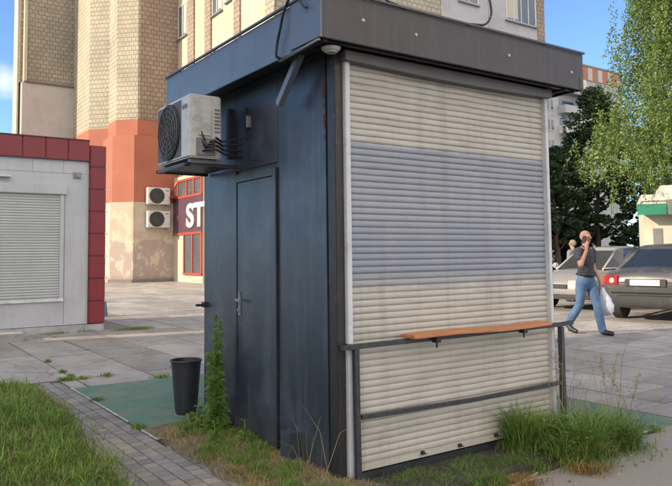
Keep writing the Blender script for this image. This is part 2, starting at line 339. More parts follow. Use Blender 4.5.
# roller shutter: one mesh of curved slats
sh = MB(); P = .042; z = .052; prof = []
n = int((2.63-.07)/P)
prof.append((-.012, .045)); prof.append((-.03, .045)); prof.append((-.03, .085)); z = .087
for i in range(n):
    q = random.uniform(-.0011, .0011); prof += [(-.016, z), (-.016, z+.0028), (-.0235+q, z+.0050), (-.0268+q, z+.012), (-.0275+q, z+.021), (-.0265+q, z+.031), (-.0235+q, z+.0385)]
    z += P
prof.append((-.01, 2.64)); nn = len(prof); vs = []
NU = 48
dents = [(random.uniform(.25, 1.85), random.uniform(.15, 2.4), random.uniform(.04, .10), random.uniform(.003, .006)) for _ in range(14)]
bow = [.0022*math.sin(i*.65)+.0015*math.sin(i*.35+2) for i in range(NU+1)]
for i in range(NU+1):
    u = .088+(1.986-.088)*i/NU
    for k, (v, zz) in enumerate(prof): vs.append((u, v+bow[i]*math.sin(zz*3.1)+sum(d*math.exp(-((u-a)**2+((zz-b)*2.2)**2)/(c*c)) for a, b, c, d in dents), zz))
sh.add(vs, [(i*nn+k, (i+1)*nn+k, (i+1)*nn+k+1, i*nn+k+1) for i in range(NU) for k in range(nn-1)])
m_sh = mat('shutter_cream', (.50,.475,.43), (.45,.43,.385), scale=2.2, rough=.45, stretch=(1, 1, 5), dirt=(.35,.32,.275), dscale=2.0, dlo=.5, dhi=.8, spec=.4)
stain(m_sh, (.29,.30,.33), [(2, 1.165, 1.6, .012, 9.0, .06, .75)])
stain(m_sh, (.245,.265,.335), [(2, 1.24, 2.10, .012, 5.0, .05, .9)])
stain(m_sh, (.38,.385,.41), [(2, 1.5, 1.95, .2, 3.0, .9, .4)])
streaks(m_sh, (.22,.20,.175), .5, (9, 9, .5), .5, .8); streaks(m_sh, (.20,.18,.155), .45, (1.2, 1.2, 24), .55, .8)
shut = sh.build('roller_shutter', m_sh, kk)
for u, z in ((.66, .075), (1.0, .068), (1.36, .08)): MB().box(u-.012, -.045, z-.01, u+.012, -.028, z+.012).tube([(u+.01, -.036, z), (u+.03, -.046, z-.01)], .004, 6).build('shutter_lock', m_black, shut)
# shutter box (slightly sagging)
hb = MB(); vs = []
for i in range(21):
    u = .03+2.0*i/20; sag = -.018*math.sin(i/20*math.pi)
    vs += [(u, -.10, 2.60+sag), (u, -.10, 2.66), (u, 0, 2.66), (u, 0, 2.60+sag)]
hb.add(vs, [(i*4+k, (i+1)*4+k, (i+1)*4+(k+1) % 4, i*4+(k+1) % 4) for i in range(20) for k in range(4)]+[(0,1,2,3),(80,83,82,81)])
hb.build('shutter_box', mat('box_grey', (.12,.115,.12), (.1,.095,.1), scale=4, rough=.5, dirt=(.3,.28,.25), dscale=3, dlo=.6, dhi=.8), kk)
# roof and fascia
T = 2.955; B = 2.665; F0 = -.22; L0 = -.232; R0 = 2.27; BK = 2.26
MB().box(L0+.02, F0+.02, 2.705, R0-.02, BK-.02, 2.74).build('soffit', m_black, kk)
MB().box(L0+.02, F0+.02, T-.03, R0-.02, BK-.02, T-.012).build('roof', m_gray, kk)
f1 = MB().box(L0+.002, F0, B, R0, F0+.018, T).build('fascia_front', m_fasc, kk, bevel=.003)
for u, z in ((.08,2.82),(.51,2.805),(1.40,2.81),(2.12,2.79)): MB().tube([(u, F0-.001, z), (u, F0-.007, z)], [.013, .009], 12).build('bolt', mat('bolt_yellow', (.5,.46,.33), rough=.5), f1)
MB().box(R0-.05, F0-.0035, B+.01, R0-.02, F0-.001, B+.10).build('rust_spot', mat('moss_stain', (.16,.13,.05), (.09,.08,.05), scale=30, rough=.9), f1)
fs = MB().box(L0, .005, B-.018, L0+.016, BK, T-.004).build('fascia_side', m_fasc_sky, kk, bevel=.003)
MB().box(L0-.012, F0-.004, B-.002, L0+.006, .115, T+.004).build('fascia_side', m_fasc_sky, kk, bevel=.002)
MB().box(R0-.018, F0+.02, B, R0-.001, BK, T).build('fascia_side', m_fasc, kk)
MB().box(L0+.02, BK-.018, B, R0-.02, BK, T).build('fascia_back', m_fasc, kk)
tr = MB().bar((L0-.014, F0-.01, T+.006), (R0+.004, F0-.01, T+.006), .018, .014).bar((L0-.014, F0, T+.006), (L0-.006, BK, T+.006), .018, .014)
tr.build('roof_trim', mat('trim_blue_grey', (.06,.07,.09), rough=.4), kk)
fr_ = MB()
for v in (-.16, .0): fr_.bar((L0+.03, v, 2.675), (R0-.03, v, 2.675), .03, .03)
for u in (2.09, 2.2): fr_.bar((u, F0+.03, 2.66), (u, 1.9, 2.66), .022, .022)
fr_.bar((L0+.05, F0+.03, 2.67), (L0+.05, BK-.03, 2.67), .03, .03)
fr_.build('soffit_frame', m_black, kk)
MB().bar((L0+.0, -.2, 2.655), (L0+.02, .30, 2.645), .016, .012).build('edge_angle', mat('pale_angle', (.3,.3,.3), rough=.5), kk)
lamp = MB().cyl((-.08, -.10), .062, 2.652, .05, 2.632).build('downlight', m_white, kk, smooth=False)
MB().cyl((-.08, -.10), .04, 2.634, .036, 2.622).build('lamp_glass', mat('lamp_glass', (.55,.55,.52), rough=.2), lamp)
# drooping square down pipe
MB().bar((-.13, .17, 2.68), (-.12, .47, 2.40), .042, .052).build('drain_pipe', mat('pipe_blue_grey', (.13,.16,.20), (.16,.19,.23), scale=12, rough=.4), kk, bevel=.003)
# door
dr = MB().box(-.010, .76, .04, .004, 1.315, 1.95).build('door', m_navy, kk, bevel=.0015)
fm = MB().box(-.016, .715, .0, .005, .752, 2.015).box(-.016, 1.322, .0, .005, 1.35, 2.015).box(-.016, .7525, 1.957, .005, 1.3215, 2.015)
fm.build('door_frame', m_navy, dr, bevel=.002)
MB().box(-.019, .700, .0, .006, .7145, 2.012).build('gap_seal', m_black, dr)
hh = MB().box(-.02, 1.262, .93, -.009, 1.292, 1.11).tube([(-.02, 1.277, 1.05), (-.05, 1.277, 1.05), (-.055, 1.24, 1.045), (-.053, 1.18, 1.04)], .009, 8).tube([(-.019, 1.277, .97), (-.03, 1.277, .97)], .012, 10)
hh.build('handle', m_gray, dr)
MB().box(-.085, .415, .0, -.002, .545, .22).build('service_box', mat('box_blue', (.05,.06,.085), rough=.5), kk, bevel=.006)
MB().box(-.03, 1.9, .955, .0, 1.955, 1.0).bar((-.09, 1.93, .975), (.0, 1.93, .975), .02).build('latch', m_black, kk)
MB().box(-.03, 1.42, 2.16, -.002, 1.47, 2.56).build('cable_duct', m_black, kk); MB().box(-.02, 1.15, 2.28, -.002, 1.165, 2.52).build('cable_duct', m_black, kk)
MB().box(-.028, 1.10, 2.36, -.003, 1.13, 2.45).build('junction_box', m_gray, kk)
# counter rail
rr_ = MB().bar((-.02, -.095, .822), (2.06, -.095, .828), .034, .03).bar((2.06, -.095, .828), (2.19, -.1, .836), .03, .03)
rr_.bar((.06, -.095, .825), (.06, -.03, .825), .025).build('top_rail', m_steel, kk, bevel=.003)
MB().bar((.12, -.095, .392), (1.1, -.10, .378), .028, .026).bar((1.1, -.10, .378), (2.07, -.095, .386), .028, .026).build('lower_rail', m_steel, kk)
MB().bar((.092, -.095, -.13), (.085, -.095, .40), .034, .03).bar((.085, -.095, .40), (.082, -.095, .81), .034, .03).build('rail_post', m_steel, kk)
MB().bar((2.052, -.095, -.02), (2.052, -.095, .81), .04, .036).build('rail_post', m_steel, kk, bevel=.003)
wbd = MB(); n = 14; vs = []
for i in range(n+1):
    u = .47+1.33*i/n; d = .0 if i else .02; w = .006*math.sin(i*.5)
    vs += [(u, -.215+d, .845+w), (u, -.065, .845+w), (u, -.065, .868+w), (u, -.215+d, .868+w)]
wbd.add(vs, [(i*4+k, (i+1)*4+k, (i+1)*4+(k+1) % 4, i*4+(k+1) % 4) for i in range(n) for k in range(4)]+[(0,1,2,3),(n*4+3,n*4+2,n*4+1,n*4)])
sf = wbd.build('counter_shelf', m_wood, kk, bevel=.004)
for u in (.72, 1.58): MB().box(u-.02,-.15,.80,u+.02,-.10,.846).tube([(u,-.13,.80),(u,-.13,.765)], .007, 6).build('shelf_bracket', m_black, sf)
# black cables over the roof edge
def cable(label, pts, r, name='cable'):
    P_ = [Vector(p) for p in pts]; out = []
    for i in range(len(P_)-1):
        p0 = P_[max(i-1, 0)]; p1 = P_[i]; p2 = P_[i+1]; p3 = P_[min(i+2, len(P_)-1)]
        for k in range(6):
            t = k/6; out.append(.5*((2*p1)+(p2-p0)*t+(2*p0-5*p1+4*p2-p3)*t*t+(3*p1-p0-3*p2+p3)*t**3))
    out.append(P_[-1])
    return tag(MB().tube(out, r, 8).build(name, mat('cable_black', (.02,.02,.024), rough=.5), loc=ORI, rz=A, smooth=True), label, 'cable')
cable('thick black cable looping over the near roof corner of the navy kiosk', [(.12,.2,2.965),(.02,.06,3.08),(-.12,.02,3.07),(-.235,.08,3.02),(-.262,.15,2.93),(-.265,.2,2.82),(-.258,.25,2.74),(-.255,.262,2.66),(-.2,.262,2.66)], .009)
cable('short loose cable end hanging on the kiosk fascia beside the thick cable', [(.0,.1,2.97),(-.12,-.02,3.06),(-.24,-.06,3.0),(-.262,-.04,2.94),(-.262,-.07,2.89),(-.262,-.115,2.865)], .007)
cable('tangled thin wire with a hook at the roof corner above the kiosk shutter', [(.0,0,2.97),(-.1,-.1,3.03),(-.21,-.2,2.99),(-.26,-.2,3.0),(-.262,-.17,2.96),(-.262,-.2,2.95),(-.262,-.14,2.975)], .006)
cable('grey cable loop rising from the kiosk roof in front of the far windows', [(1.02,-.18,2.965),(1.06,-.18,2.99),(1.19,-.18,3.01),(1.25,-.18,3.06),(1.27,-.18,3.14),(1.25,-.15,3.3),(1.15,-.1,3.45),(.9,.1,3.5)], .008)
cable('thin black wires lying on the kiosk roof edge above the first bolt', [(.1,0,2.98),(.2,-.12,3.06),(.32,-.18,3.0),(.4,-.2,2.975),(.55,-.12,2.97)], .007)
# ------------------------------------------------------------------ air conditioner on the kiosk
def ac_unit(name, loc, rz, w, d, h, label, group=None, fr=.36, side=False):
    t = thing(name, loc, rz, label, 'air conditioner', group)
    # local: x along the width, front at y=0 towards -y, body to y=d
    body = MB().box(0, 0, 0, w, d, h).build('casing', m_acw, t, bevel=.012 if w < 1 else .03)
    cxx = w*.40; rad = h*.46
    gr = MB().cyl((0, 0), rad, 0, rad, .012, 32)
    gv2 = [(cxx+x, -.004-z_, h*.5+y) for x, y, z_ in gr.v]; g2 = MB(); g2.add(gv2, gr.f); fan = g2.build('fan_grille', m_grille, t)
    rg = MB()
    for k in range(1, 6): rr = rad*k/5.5; rg.tube([(cxx+rr*math.cos(a_), -.02, h*.5+rr*math.sin(a_)) for a_ in [2*math.pi*q/28 for q in range(29)]], .0035*h/.5, 4, cap=False)
    for k in range(12): a_ = k*math.pi/6; rg.tube([(cxx, -.02, h*.5), (cxx+rad*math.cos(a_), -.02, h*.5+rad*math.sin(a_))], .003*h/.5, 4)
    rg.build('wire_guard', mat('guard_grey', (.12,.12,.12), rough=.5), fan)
    MB().box(w*.80, -.006, h*.80, w*.94, 0, h*.85).build('badge', mat('ac_badge', (.12,.14,.2), rough=.4), t)
    if w < 1: MB().box(w*.03, -.003, h*.05, w*.76, .001, h*.95).build('front_mesh', mat('mesh_grey', (.10,.10,.105), rough=.6), t)
    for k in (.08, .86): MB().box(w*k, d*.1, -.05, w*(k+.06), d*1.15, -.003).build('bracket', m_gray, t)
    return t
# fan face towards -u: local x runs along -v  (rotation A-90deg)
acl = K(-.44, 1.90, 2.12)
ac = ac_unit('air_conditioner', acl, A-math.pi/2, .66, .26, .48, 'weathered white air conditioner on the side wall of the navy kiosk', None)
e = MB().box(.661, .07, .17, .672, .17, .37); e.build('valve_cover', m_acw, ac, bevel=.002)
MB().box(.661, .05, .02, .675, .2, .15).build('valve_plate', m_gray, ac, bevel=.003)
vv = MB()
for k in range(4): vv.tube([(.67, .10+.02*k, .05+.025*k), (.71+.01*k, .13+.015*k, .06+.02*k), (.73, .18, .06+.03*k), (.715-.02*k, .26, .03+.035*k), (.68, .42, .02+.05*k)], .009, 6)
vv.tube([(.668,.1,.14),(.69,.11,.10),(.70,.13,.08)], .014, 6); vv.tube([(.668,.09,.2),(.672,.1,.17),(.674,.12,.13)], .006, 6)
vv.build('hose', m_black, ac)
lv = MB()
for k in range(7): lv.box(.661, .2, .2+.028*k, .665, .245, .212+.028*k)
lv.build('louvre', m_gray, ac)
MB().box(.02, -.02, -.06, .64, .02, -.035).box(.6, -.02, -.06, .64, .42, -.035).box(.02, -.02, -.06, .06, .42, -.035).box(.02,.02,-.045,.64,.4,-.04).build('support_frame', m_black, ac)
# ------------------------------------------------------------------ litter bin
bn = thing('litter_bin', Vector((-1.335, 6.12, 0)), 0, 'black tapered metal litter bin standing behind the left corner of the navy kiosk', 'litter bin')
nb = 32; bm_ = MB(); prof = [(.085,.012),(.092,.03),(.100,.09),(.125,.42),(.132,.47),(.136,.475),(.130,.478),(.118,.42),(.085,.05),(.0,.05)]
vs = [(r*math.cos(2*math.pi*k/nb), r*math.sin(2*math.pi*k/nb), z) for i, (r, z) in enumerate(prof) for k in range(nb)]
bm_.add(vs, [(i*nb+k, i*nb+(k+1) % nb, (i+1)*nb+(k+1) % nb, (i+1)*nb+k) for i in range(len(prof)-1) for k in range(nb)])
bm_.build('bucket', mat('bin_black', (.02,.023,.035), (.03,.033,.045), scale=9, rough=.5), bn, smooth=False)
MB().tube([(.135*math.cos(2*math.pi*k/32), .135*math.sin(2*math.pi*k/32), .474) for k in range(33)], .008, 6, cap=False).build('rim', m_black, bn)
bf = MB().cyl((0,0), .10, 0, .10, .014); bf.build('base', m_gray, bn)
# ------------------------------------------------------------------ red and white kiosk on the left
rk = thing('white_kiosk', K(-2.2, 10, 0), A, 'white panel kiosk with dark red cornice and closed grey roller shutter on the left', 'kiosk')
m_wp = mat('white_panel', (.44,.455,.49), (.40,.415,.45), scale=1.2, rough=.45, dirt=(.33,.33,.35), dscale=1.1, dlo=.5, dhi=.8)
streaks(m_wp, (.24,.24,.25), .4)
m_red = mat('dark_red_panel', (.20,.015,.024), (.16,.013,.02), scale=1.5, rough=.4, dirt=(.12,.03,.035), dscale=3, dlo=.55, dhi=.8)
WK = 2.2+1.17
wl = MB().box(0, 0, .14, WK, 2.4, 3.4).build('wall', m_wp, rk)
sm = MB()
for x in (2.93,): sm.box(x, -.003, .16, x+.008, 0, 2.68)
sm.box(.0, -.003, 2.985, WK, 0, 2.992); sm.box(0, -.003, .585, 2.93, 0, .59)
for x in (.5, 1.15, 1.8, 2.35, 2.9): sm.box(x, -.003, 2.99, x+.006, 0, 3.24)
sm.build('panel_seam', mat('seam', (.22,.23,.25), rough=.7), wl)
MB().box(-.02, -.05, -.05, WK+.3, 2.4, .13).build('plinth', mat('white_plinth', (.40,.41,.43), (.3,.3,.3), scale=3, rough=.8, bump=.3, dirt=(.2,.19,.17), dscale=4, dlo=.5, dhi=.7), rk, bevel=.01)
rs = MB(); pr = []; z = .66
while z < 2.58: pr += [(-.006, z), (-.02, z+.012), (-.024, z+.03), (-.018, z+.046)]; z += .05
n = len(pr); rs.add([(u, v, z_) for u in (.18, 2.84) for v, z_ in pr], [(k, n+k, n+k+1, k+1) for k in range(n-1)])
rs.build('roller_shutter', mat('shutter_grey', (.42,.44,.44), (.38,.40,.40), scale=2, rough=.5), rk)
sf2 = MB().box(.08, -.075, 2.58, 2.96, 0, 2.76).box(.10, -.04, .62, .18, 0, 2.58).box(2.84, -.04, .62, 2.92, 0, 2.58); sf2.build('shutter_frame', m_wp, rk, bevel=.008)
MB().box(.1, -.045, .585, 2.92, 0, .645).build('shutter_sill', m_white, rk, bevel=.004)
cc = MB()
for k in range(7):
    x1 = WK-k*.40-.004; cc.box(x1-.392, -.05, 3.24, x1, 2.4, 3.63)
cr = cc.build('cornice', m_red, rk, bevel=.012)
MB().box(.4, -.054, 3.235, WK, -.01, 3.252).box(.4, -.05, 3.632, WK, 2.4, 3.655).build('cornice_trim', mat('cornice_dark', (.05,.012,.018), rough=.5), cr)
qq = MB()
for k in range(8):
    z0 = .145+k*.427; qq.box(WK+.004, -.075, z0, WK+.305, 2.4, z0+.415)
qn = qq.build('corner_column', m_red, rk, bevel=.014)
for k in range(1, 8): z0 = .14+k*.427; MB().box(WK+.30, -.05, z0-.012, WK+.345, .02, z0+.012).build('clip', m_white, qn)
MB().box(WK+.01, -.06, .14, WK+.29, 2.38, 3.55).build('backing', mat('cornice_dark', (.05,.012,.018)), rk)
MB().box(3.08, -.03, 2.90, 3.22, 0, 3.02).box(3.11, -.055, 2.925, 3.19, -.03, 2.99).build('wall_lamp', m_gray, rk, bevel=.004)
MB().box(1.3, -.12, 2.86, 1.98, 0, 2.89).build('light_strip', m_white, rk)
tag(MB().prism([(0,0),(.75,0),(.78,.5),(0,.5)], -.03, .13).build('door_step', mat('concrete_step', (.32,.31,.30), (.25,.24,.23), scale=5, rough=.9, bump=.4), loc=K(-.85, 9.05), rz=A, bevel=.02), 'worn concrete step lying in front of the white and red kiosk', 'step')
# pole behind the red column
po = thing('drain_post', K(2.36, 13.2, 0), A, 'thin pale grey post standing just right of the red kiosk column', 'post')
MB().cyl((0,0), .05, 0, .05, 2.9, 12).build('pole', m_white, po); MB().cyl((0,0), .14, 0, .10, .35, 12).build('foot', mat('teal_foot', (.08,.22,.22), rough=.6), po)


# ------------------------------------------------------------------ apartment building behind
ab = thing('apartment_building', ORI, A, 'tall brick and plaster apartment building with an orange band rising behind the kiosks', 'apartment building')
m_bl = brickmat('light_brick', (.46,.42,.33), (.39,.355,.28), (.24,.215,.17), .34, .26, .028, 'uv')
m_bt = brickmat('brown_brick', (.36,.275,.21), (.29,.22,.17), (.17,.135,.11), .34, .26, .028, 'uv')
m_cr = mat('cream_plaster', (.49,.445,.35), (.44,.40,.31), scale=.5, rough=.85, dirt=(.42,.36,.26), dscale=.5, dlo=.5, dhi=.8)
m_pl = mat('pale_plaster', (.42,.38,.36), (.37,.34,.33), scale=.6, rough=.85, dirt=(.30,.28,.27), dscale=.7, dlo=.5, dhi=.8)
m_or = mat('orange_render', (.38,.13,.085), (.33,.112,.075), scale=.6, rough=.8, dirt=(.38,.14,.07), dscale=1, dlo=.5, dhi=.8)
m_bs = mat('beige_base', (.46,.39,.29), (.42,.35,.27), scale=.7, rough=.85, dirt=(.50,.42,.36), dscale=.9, dlo=.45, dhi=.6)
stain(m_bs, (.36,.29,.27), [(2, -1, 2.3, .04, .8, 1.1, .85)])
streaks(m_bs, (.56,.49,.38), .8, (1.6,1.6,1.2), .52, .56); stain(m_bs, (.27,.23,.22), [(2, -1, .35, .1, 1.2, .2, .7)])
streaks(m_or, (.36,.12,.07), .35, (2,2,.4)); streaks(m_pl, (.27,.25,.23), .4, (2,2,.3)); streaks(m_cr, (.40,.34,.24), .4, (2,2,.3))
m_gl = glassy('window_glass', (.10,.12,.14)); m_wf = mat('window_frame_white', (.62,.62,.60), rough=.5); m_ce = mat('wing_plaster', (.43,.43,.46), (.39,.39,.42), scale=.6, rough=.85, dirt=(.33,.33,.35), dscale=.6)
TOP = 29
MB().prism([(9.45,35.55),(10.38,34.62),(12.75,34.62),(12.75,41.6),(9.45,41.6)], 9.25, TOP).build('bay_wall', m_bl, ab)
MB().prism([(9.42,35.5),(10.36,34.57),(12.76,34.57),(12.76,41.6),(9.42,41.6)], 8.3, 9.249).build('orange_band', m_or, ab)
MB().prism([(9.2,35.4),(10.12,34.4),(12.76,34.4),(12.76,41.6),(9.2,41.6)], 4.5, 8.299).build('orange_band', m_or, ab)
MB().prism([(9.1,35.4),(10.08,34.36),(12.78,34.36),(12.78,41.6),(9.1,41.6)], -.3, 4.499).build('base_wall', m_bs, ab)
MB().prism([(9.0,35.35),(10.0,34.28),(12.8,34.28),(12.8,34.6),(9.1,35.6)], -.3, .18).build('plinth', mat('plinth_grey', (.22,.19,.17), rough=.9), ab)
# second pier, set back
MB().prism([(8.55,37.9),(9.45,37.0),(9.45,41.6),(8.55,41.6)], 9.0, TOP).build('bay_wall', m_bl, ab)
MB().prism([(8.53,37.85),(9.45,36.95),(9.45,41.6),(8.53,41.6)], -.3, 8.999).build('orange_band', m_or, ab)
# sheltered side of the bay, its shade put in as darker brown brick
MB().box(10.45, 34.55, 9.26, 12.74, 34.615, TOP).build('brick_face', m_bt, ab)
# recessed wall
MB().box(5.75, 41.57, 12.3, 9.46, 43.4, TOP).build('recess_wall', brickmat('shaded_brick', (.33,.29,.235), (.27,.24,.19), (.17,.15,.12), .34, .26, .028, 'uv'), ab)  # light brick again, its colour darkened for the shade in the recess
MB().box(5.50, 41.50, -.3, 9.46, 43.4, 12.26).build('recess_base', m_pl, ab)
MB().box(5.62, 41.40, 12.23, 9.46, 41.8, 12.32).build('ledge', mat('ledge_dark', (.14,.12,.10), rough=.9), ab)
MB().prism([(5.58,41.46),(5.749,41.46),(5.749,42.3),(5.58,42.3)], 12.3, TOP).build('corner_strip', m_cr, ab)
MB().prism([(5.40,41.9),(5.579,41.9),(5.579,43.2),(5.40,43.2)], 12.3, TOP).build('corner_strip', m_bt, ab)
MB().prism([(5.30,42.1),(5.399,42.1),(5.399,43.4),(5.30,43.4)], -.3, TOP).build('corner_strip', m_cr, ab)
# long side wall facing left
MB().box(12.75, 23.1, -.3, 31.6, 34.61, TOP).build('side_wall', m_cr, ab)
for a, b in ((32.07, 32.93), (29.8, 30.57), (26.39, 27.05)):
    MB().box(12.66, a, 5.8, 12.749, b, TOP).build('pilaster', m_bt, ab)
MB().box(12.72, 23.05, 0, 12.78, 23.9, TOP).build('pilaster', m_bl, ab)
def window(par, pos, w, h, face, n=2, dep=.14):
    """face 'u': wall facing -u, window runs along v;  face 'v': wall facing -v, window runs along u. pos=(wall plane, start along, sill z)"""
    p, a, z = pos
    def bx(mb, a0, z0, a1, z1, d0, d1):
        if face == 'u': mb.box(p-d1, a0, z0, p-d0, a1, z1)
        else: mb.box(a0, p-d1, z0, a1, p-d0, z1)
        return mb
    f = MB(); t = .07
    bx(f, a, z, a+w, z+t, 0, .05); bx(f, a, z+h-t, a+w, z+h, 0, .05)
    for k in range(n+1): x = a+(w-t)*k/n; bx(f, x, z+t, x+t, z+h-t, 0, .048)
    fo = f.build('window', m_wf, par)
    bx(MB(), a+.02, z+.02, a+w-.02, z+h-.02, .004, .02).build('pane', m_gl, fo)
    bx(MB(), a-.08, z-.07, a+w+.08, z, 0, .14).build('sill', m_gray, fo)
    cb = random.random()
    if cb < .7: bx(MB(), a+.06, z+h*.08, a+w*(.3+.3*cb), z+h-.08, .0205, .024).build('curtain', mat('curtain_cream', (.5,.48,.42), (.42,.4,.35), scale=3, stretch=(6,6,.3), rough=.8), fo)
for k in range(0, 6):
    z = 6.6+3.8*k
    window(ab, (12.75, 33.2, z), 1.25, 1.95, 'u', 2)
    window(ab, (12.75, 28.5, z), 1.2, 1.95, 'u', 2); window(ab, (12.75, 27.45, z+.2), .55, 1.6, 'u', 1)
# wing facing the camera
MB().box(18.9, 23.03, 0, 23.05, 23.099, TOP).build('brick_face', m_bl, ab)
MB().box(12.8, 23.04, 0, 14.6, 23.099, TOP).build('brick_face', m_bl, ab)
MB().box(23.06, 23.02, 0, 31.0, 23.099, TOP).build('wing_wall', m_ce, ab)
MB().box(31.0, 22.98, 0, 31.66, 23.5, TOP).build('corner_strip', m_bt, ab)
MB().box(26.75, 22.99, 0, 26.95, 23.019, TOP).build('wall_joint', m_pl, ab)
for k in range(0, 5):
    z = 3.75+3.75*k
    window(ab, (23.02, 24.4, z+.35), 1.5, 1.9, 'v', 2); window(ab, (23.02, 28.2, z), 2.65, 2.1, 'v', 4)
# shop front with letters at the foot of the long wall
SF = 12.45
shp = MB().box(SF, 30.3, -.3, 12.749, 34.35, 5.95).build('shop_front', m_cr, ab)
MB().box(SF-.06, 30.3, 2.72, SF-.002, 34.3, 4.7).build('sign_panel', mat('sign_plum', (.10,.05,.07), (.08,.04,.06), scale=1, rough=.35), shp)
m_rf = mat('red_frame', (.42,.06,.04), (.36,.05,.035), rough=.45)
MB().box(SF-.03, 30.35, 4.78, SF-.002, 33.6, 5.6).build('shop_pane', m_gl, shp); MB().box(SF-.03, 30.35, .5, SF-.002, 32.7, 2.65).build('shop_pane', m_gl, shp)
f = MB(); f2 = MB()
for v in (30.3, 31.3, 32.3, 33.55): f.box(SF-.08, v, 4.7, SF, v+.14, 5.75)
for v in (30.3, 31.5, 32.65): f2.box(SF-.08, v, .42, SF, v+.14, 2.7)
for g_, a, b, z in ((f,30.3,33.69,5.62),(f,30.3,34.3,4.68),(f2,30.3,34.3,2.62),(f2,30.3,32.79,.40)): g_.box(SF-.09, a, z, SF-.001, b, z+.12)
f.bar((SF-.05, 33.69, 5.7), (SF-.4, 34.3, 4.75), .1)
f.build('red_frame', m_rf, shp); f2.build('red_frame', m_rf, shp)
MB().prism([(SF-.45, 33.6),(SF, 33.6),(SF, 34.33),(SF-.45, 34.33)], 4.72, 4.85).build('canopy', m_red, shp)
cu = bpy.data.curves.new('letters', 'FONT'); cu.body = 'ST'; cu.size = 1.75; cu.extrude = .03; cu.offset = .055
tmp = bpy.data.objects.new('tmp', cu); col.objects.link(tmp); dg = bpy.context.evaluated_depsgraph_get()
lm = bpy.data.meshes.new_from_object(tmp.evaluated_get(dg)); bpy.data.objects.remove(tmp)
lm.name = 'letters'; lo = bpy.data.objects.new('letters', lm); col.objects.link(lo); lm.materials.clear(); lm.materials.append(mat('letter_white', (.75,.74,.70), rough=.5))
lo.parent = shp; lo.scale = (1.3, 1, 1); lo.location = (SF-.1, 32.25, 3.05); lo.rotation_euler = (math.pi/2, 0, -math.pi/2)
for z, lab in ((4.38, 'upper of the two white air conditioners on the beige and orange tower wall'), (3.06, 'lower of the two white air conditioners on the beige and orange tower wall')):
    ac_unit('air_conditioner', K(10.77, 33.95, z), A, 1.31, .34, .95, lab, 'air conditioners on the tower wall')
# ------------------------------------------------------------------ far block of flats
fb = thing('apartment_block', ORI, A, 'distant grey nine storey panel block with an orange striped parapet above the trees', 'apartment block')
m_fb = mat('panel_grey', (.42,.43,.45), (.37,.38,.41), scale=.15, rough=.85, dirt=(.3,.31,.33), dscale=.3)
V3 = 59.66
MB().box(68, V3, -.3, 97.6, V3+13, 27.7).build('wall', m_fb, fb)
MB().box(67.9, V3-.1, 27.7, 97.7, V3+13, 29.85).build('parapet', mat('parapet_orange', (.40,.17,.11), (.34,.15,.10), scale=1, rough=.8), fb)
s = MB()
for k in range(12): u = 68.2+2.55*k; s.box(u, V3-.16, 27.75, u+1.1, V3-.1, 29.7)
s.build('parapet_panel', mat('parapet_pale', (.5,.48,.46), rough=.8), bpy.data.objects['parapet'])
MB().box(67.8, V3-.2, 29.85, 97.8, V3+13, 30.1).build('roof', m_gray, fb)
for k in range(9):
    z = 1.2+3.0*k
    for u, w in ((70, 1.6),(73.5, 1.6),(78.6, 1.5),(89.5, 1.6),(93.5, 1.6)):
        fo = MB().box(u, V3-.06, z, u+w, V3-.01, z+1.5).build('window', m_gl, fb)
        MB().box(u+w*.45, V3-.09, z, u+w*.53, V3-.061, z+1.5).box(u-.08, V3-.085, z-.1, u+w+.08, V3-.061, z).build('frame', m_wf, fo)
    bo = MB().box(81.3, V3-1.3, z-.4, 86.6, V3-.01, z-.25).box(81.3, V3-1.3, z-.25, 86.6, V3-1.22, z+.75).box(81.3, V3-1.22, z-.25, 81.4, V3-.01, z+.75).box(86.5, V3-1.22, z-.25, 86.6, V3-.01, z+.75).build('balcony', m_ce if k % 3 else m_wf, fb)
    MB().box(81.6, V3-.05, z-.2, 86.3, V3-.011, z+1.9).build('pane', m_gl, bo)
    MB().box(83.9, V3-1.28, z+.76, 86.5, V3-1.2, z+2.0).build('glazing', m_gl if k % 2 else m_wf, bo)
for u, h in ((82, 4.2), (93, 3.4), (88, 2.2)):
    an = thing('antenna', K(u, V3+4, 30.1), A, {82:'thin left antenna mast on the roof of the distant flats',93:'thin right antenna mast on the roof of the distant flats',88:'short middle antenna mast on the roof of the distant flats'}[u], 'antenna', 'antennas on the distant roof')
    MB().cyl((0,0), .10, 0, .05, h, 6).build('mast', m_gray, an); MB().bar((-.6,0,h*.8),(.6,0,h*.8), .05).bar((-.4,0,h*.9),(.4,0,h*.9), .05).build('aerial', m_gray, an)
# ------------------------------------------------------------------ cream kiosk with the green awning
gk = thing('cream_kiosk', Vector((9.55, 21.3, 0)), -.38, 'cream shop kiosk with a green awning at the right edge behind the parked cars', 'kiosk')
m_ck = mat('cream_panel', (.60,.56,.44), (.54,.5,.4), scale=1, rough=.6, dirt=(.42,.39,.32), dscale=1.5)
MB().box(0, 0, -.1, 5, 4, 2.95).build('wall', m_ck, gk); MB().box(-.05, -.05, 2.95, 5.05, 4, 3.15).box(.5, -.05, 3.15, 5.05, 4, 3.42).build('cornice', mat('cornice_cream', (.55,.54,.48), rough=.6), gk)
def awning(u0, u1, v, z0, z1, zb, M):
    MB().add([(u0,v,z1),(u1,v,z1),(u1,-.06,zb),(u0,-.06,zb),(u0,v,z0),(u1,v,z0),(u1,-.06,zb-.2),(u0,-.06,zb-.2)], [(0,1,2,3),(7,6,5,4),(0,4,5,1),(1,5,6,2),(2,6,7,3),(3,7,4,0)]).build('awning', M, gk)
awning(-.18, .62, -.55, 2.50, 2.76, 2.86, mat('green_awning', (.015,.20,.12), (.015,.16,.10), rough=.6))
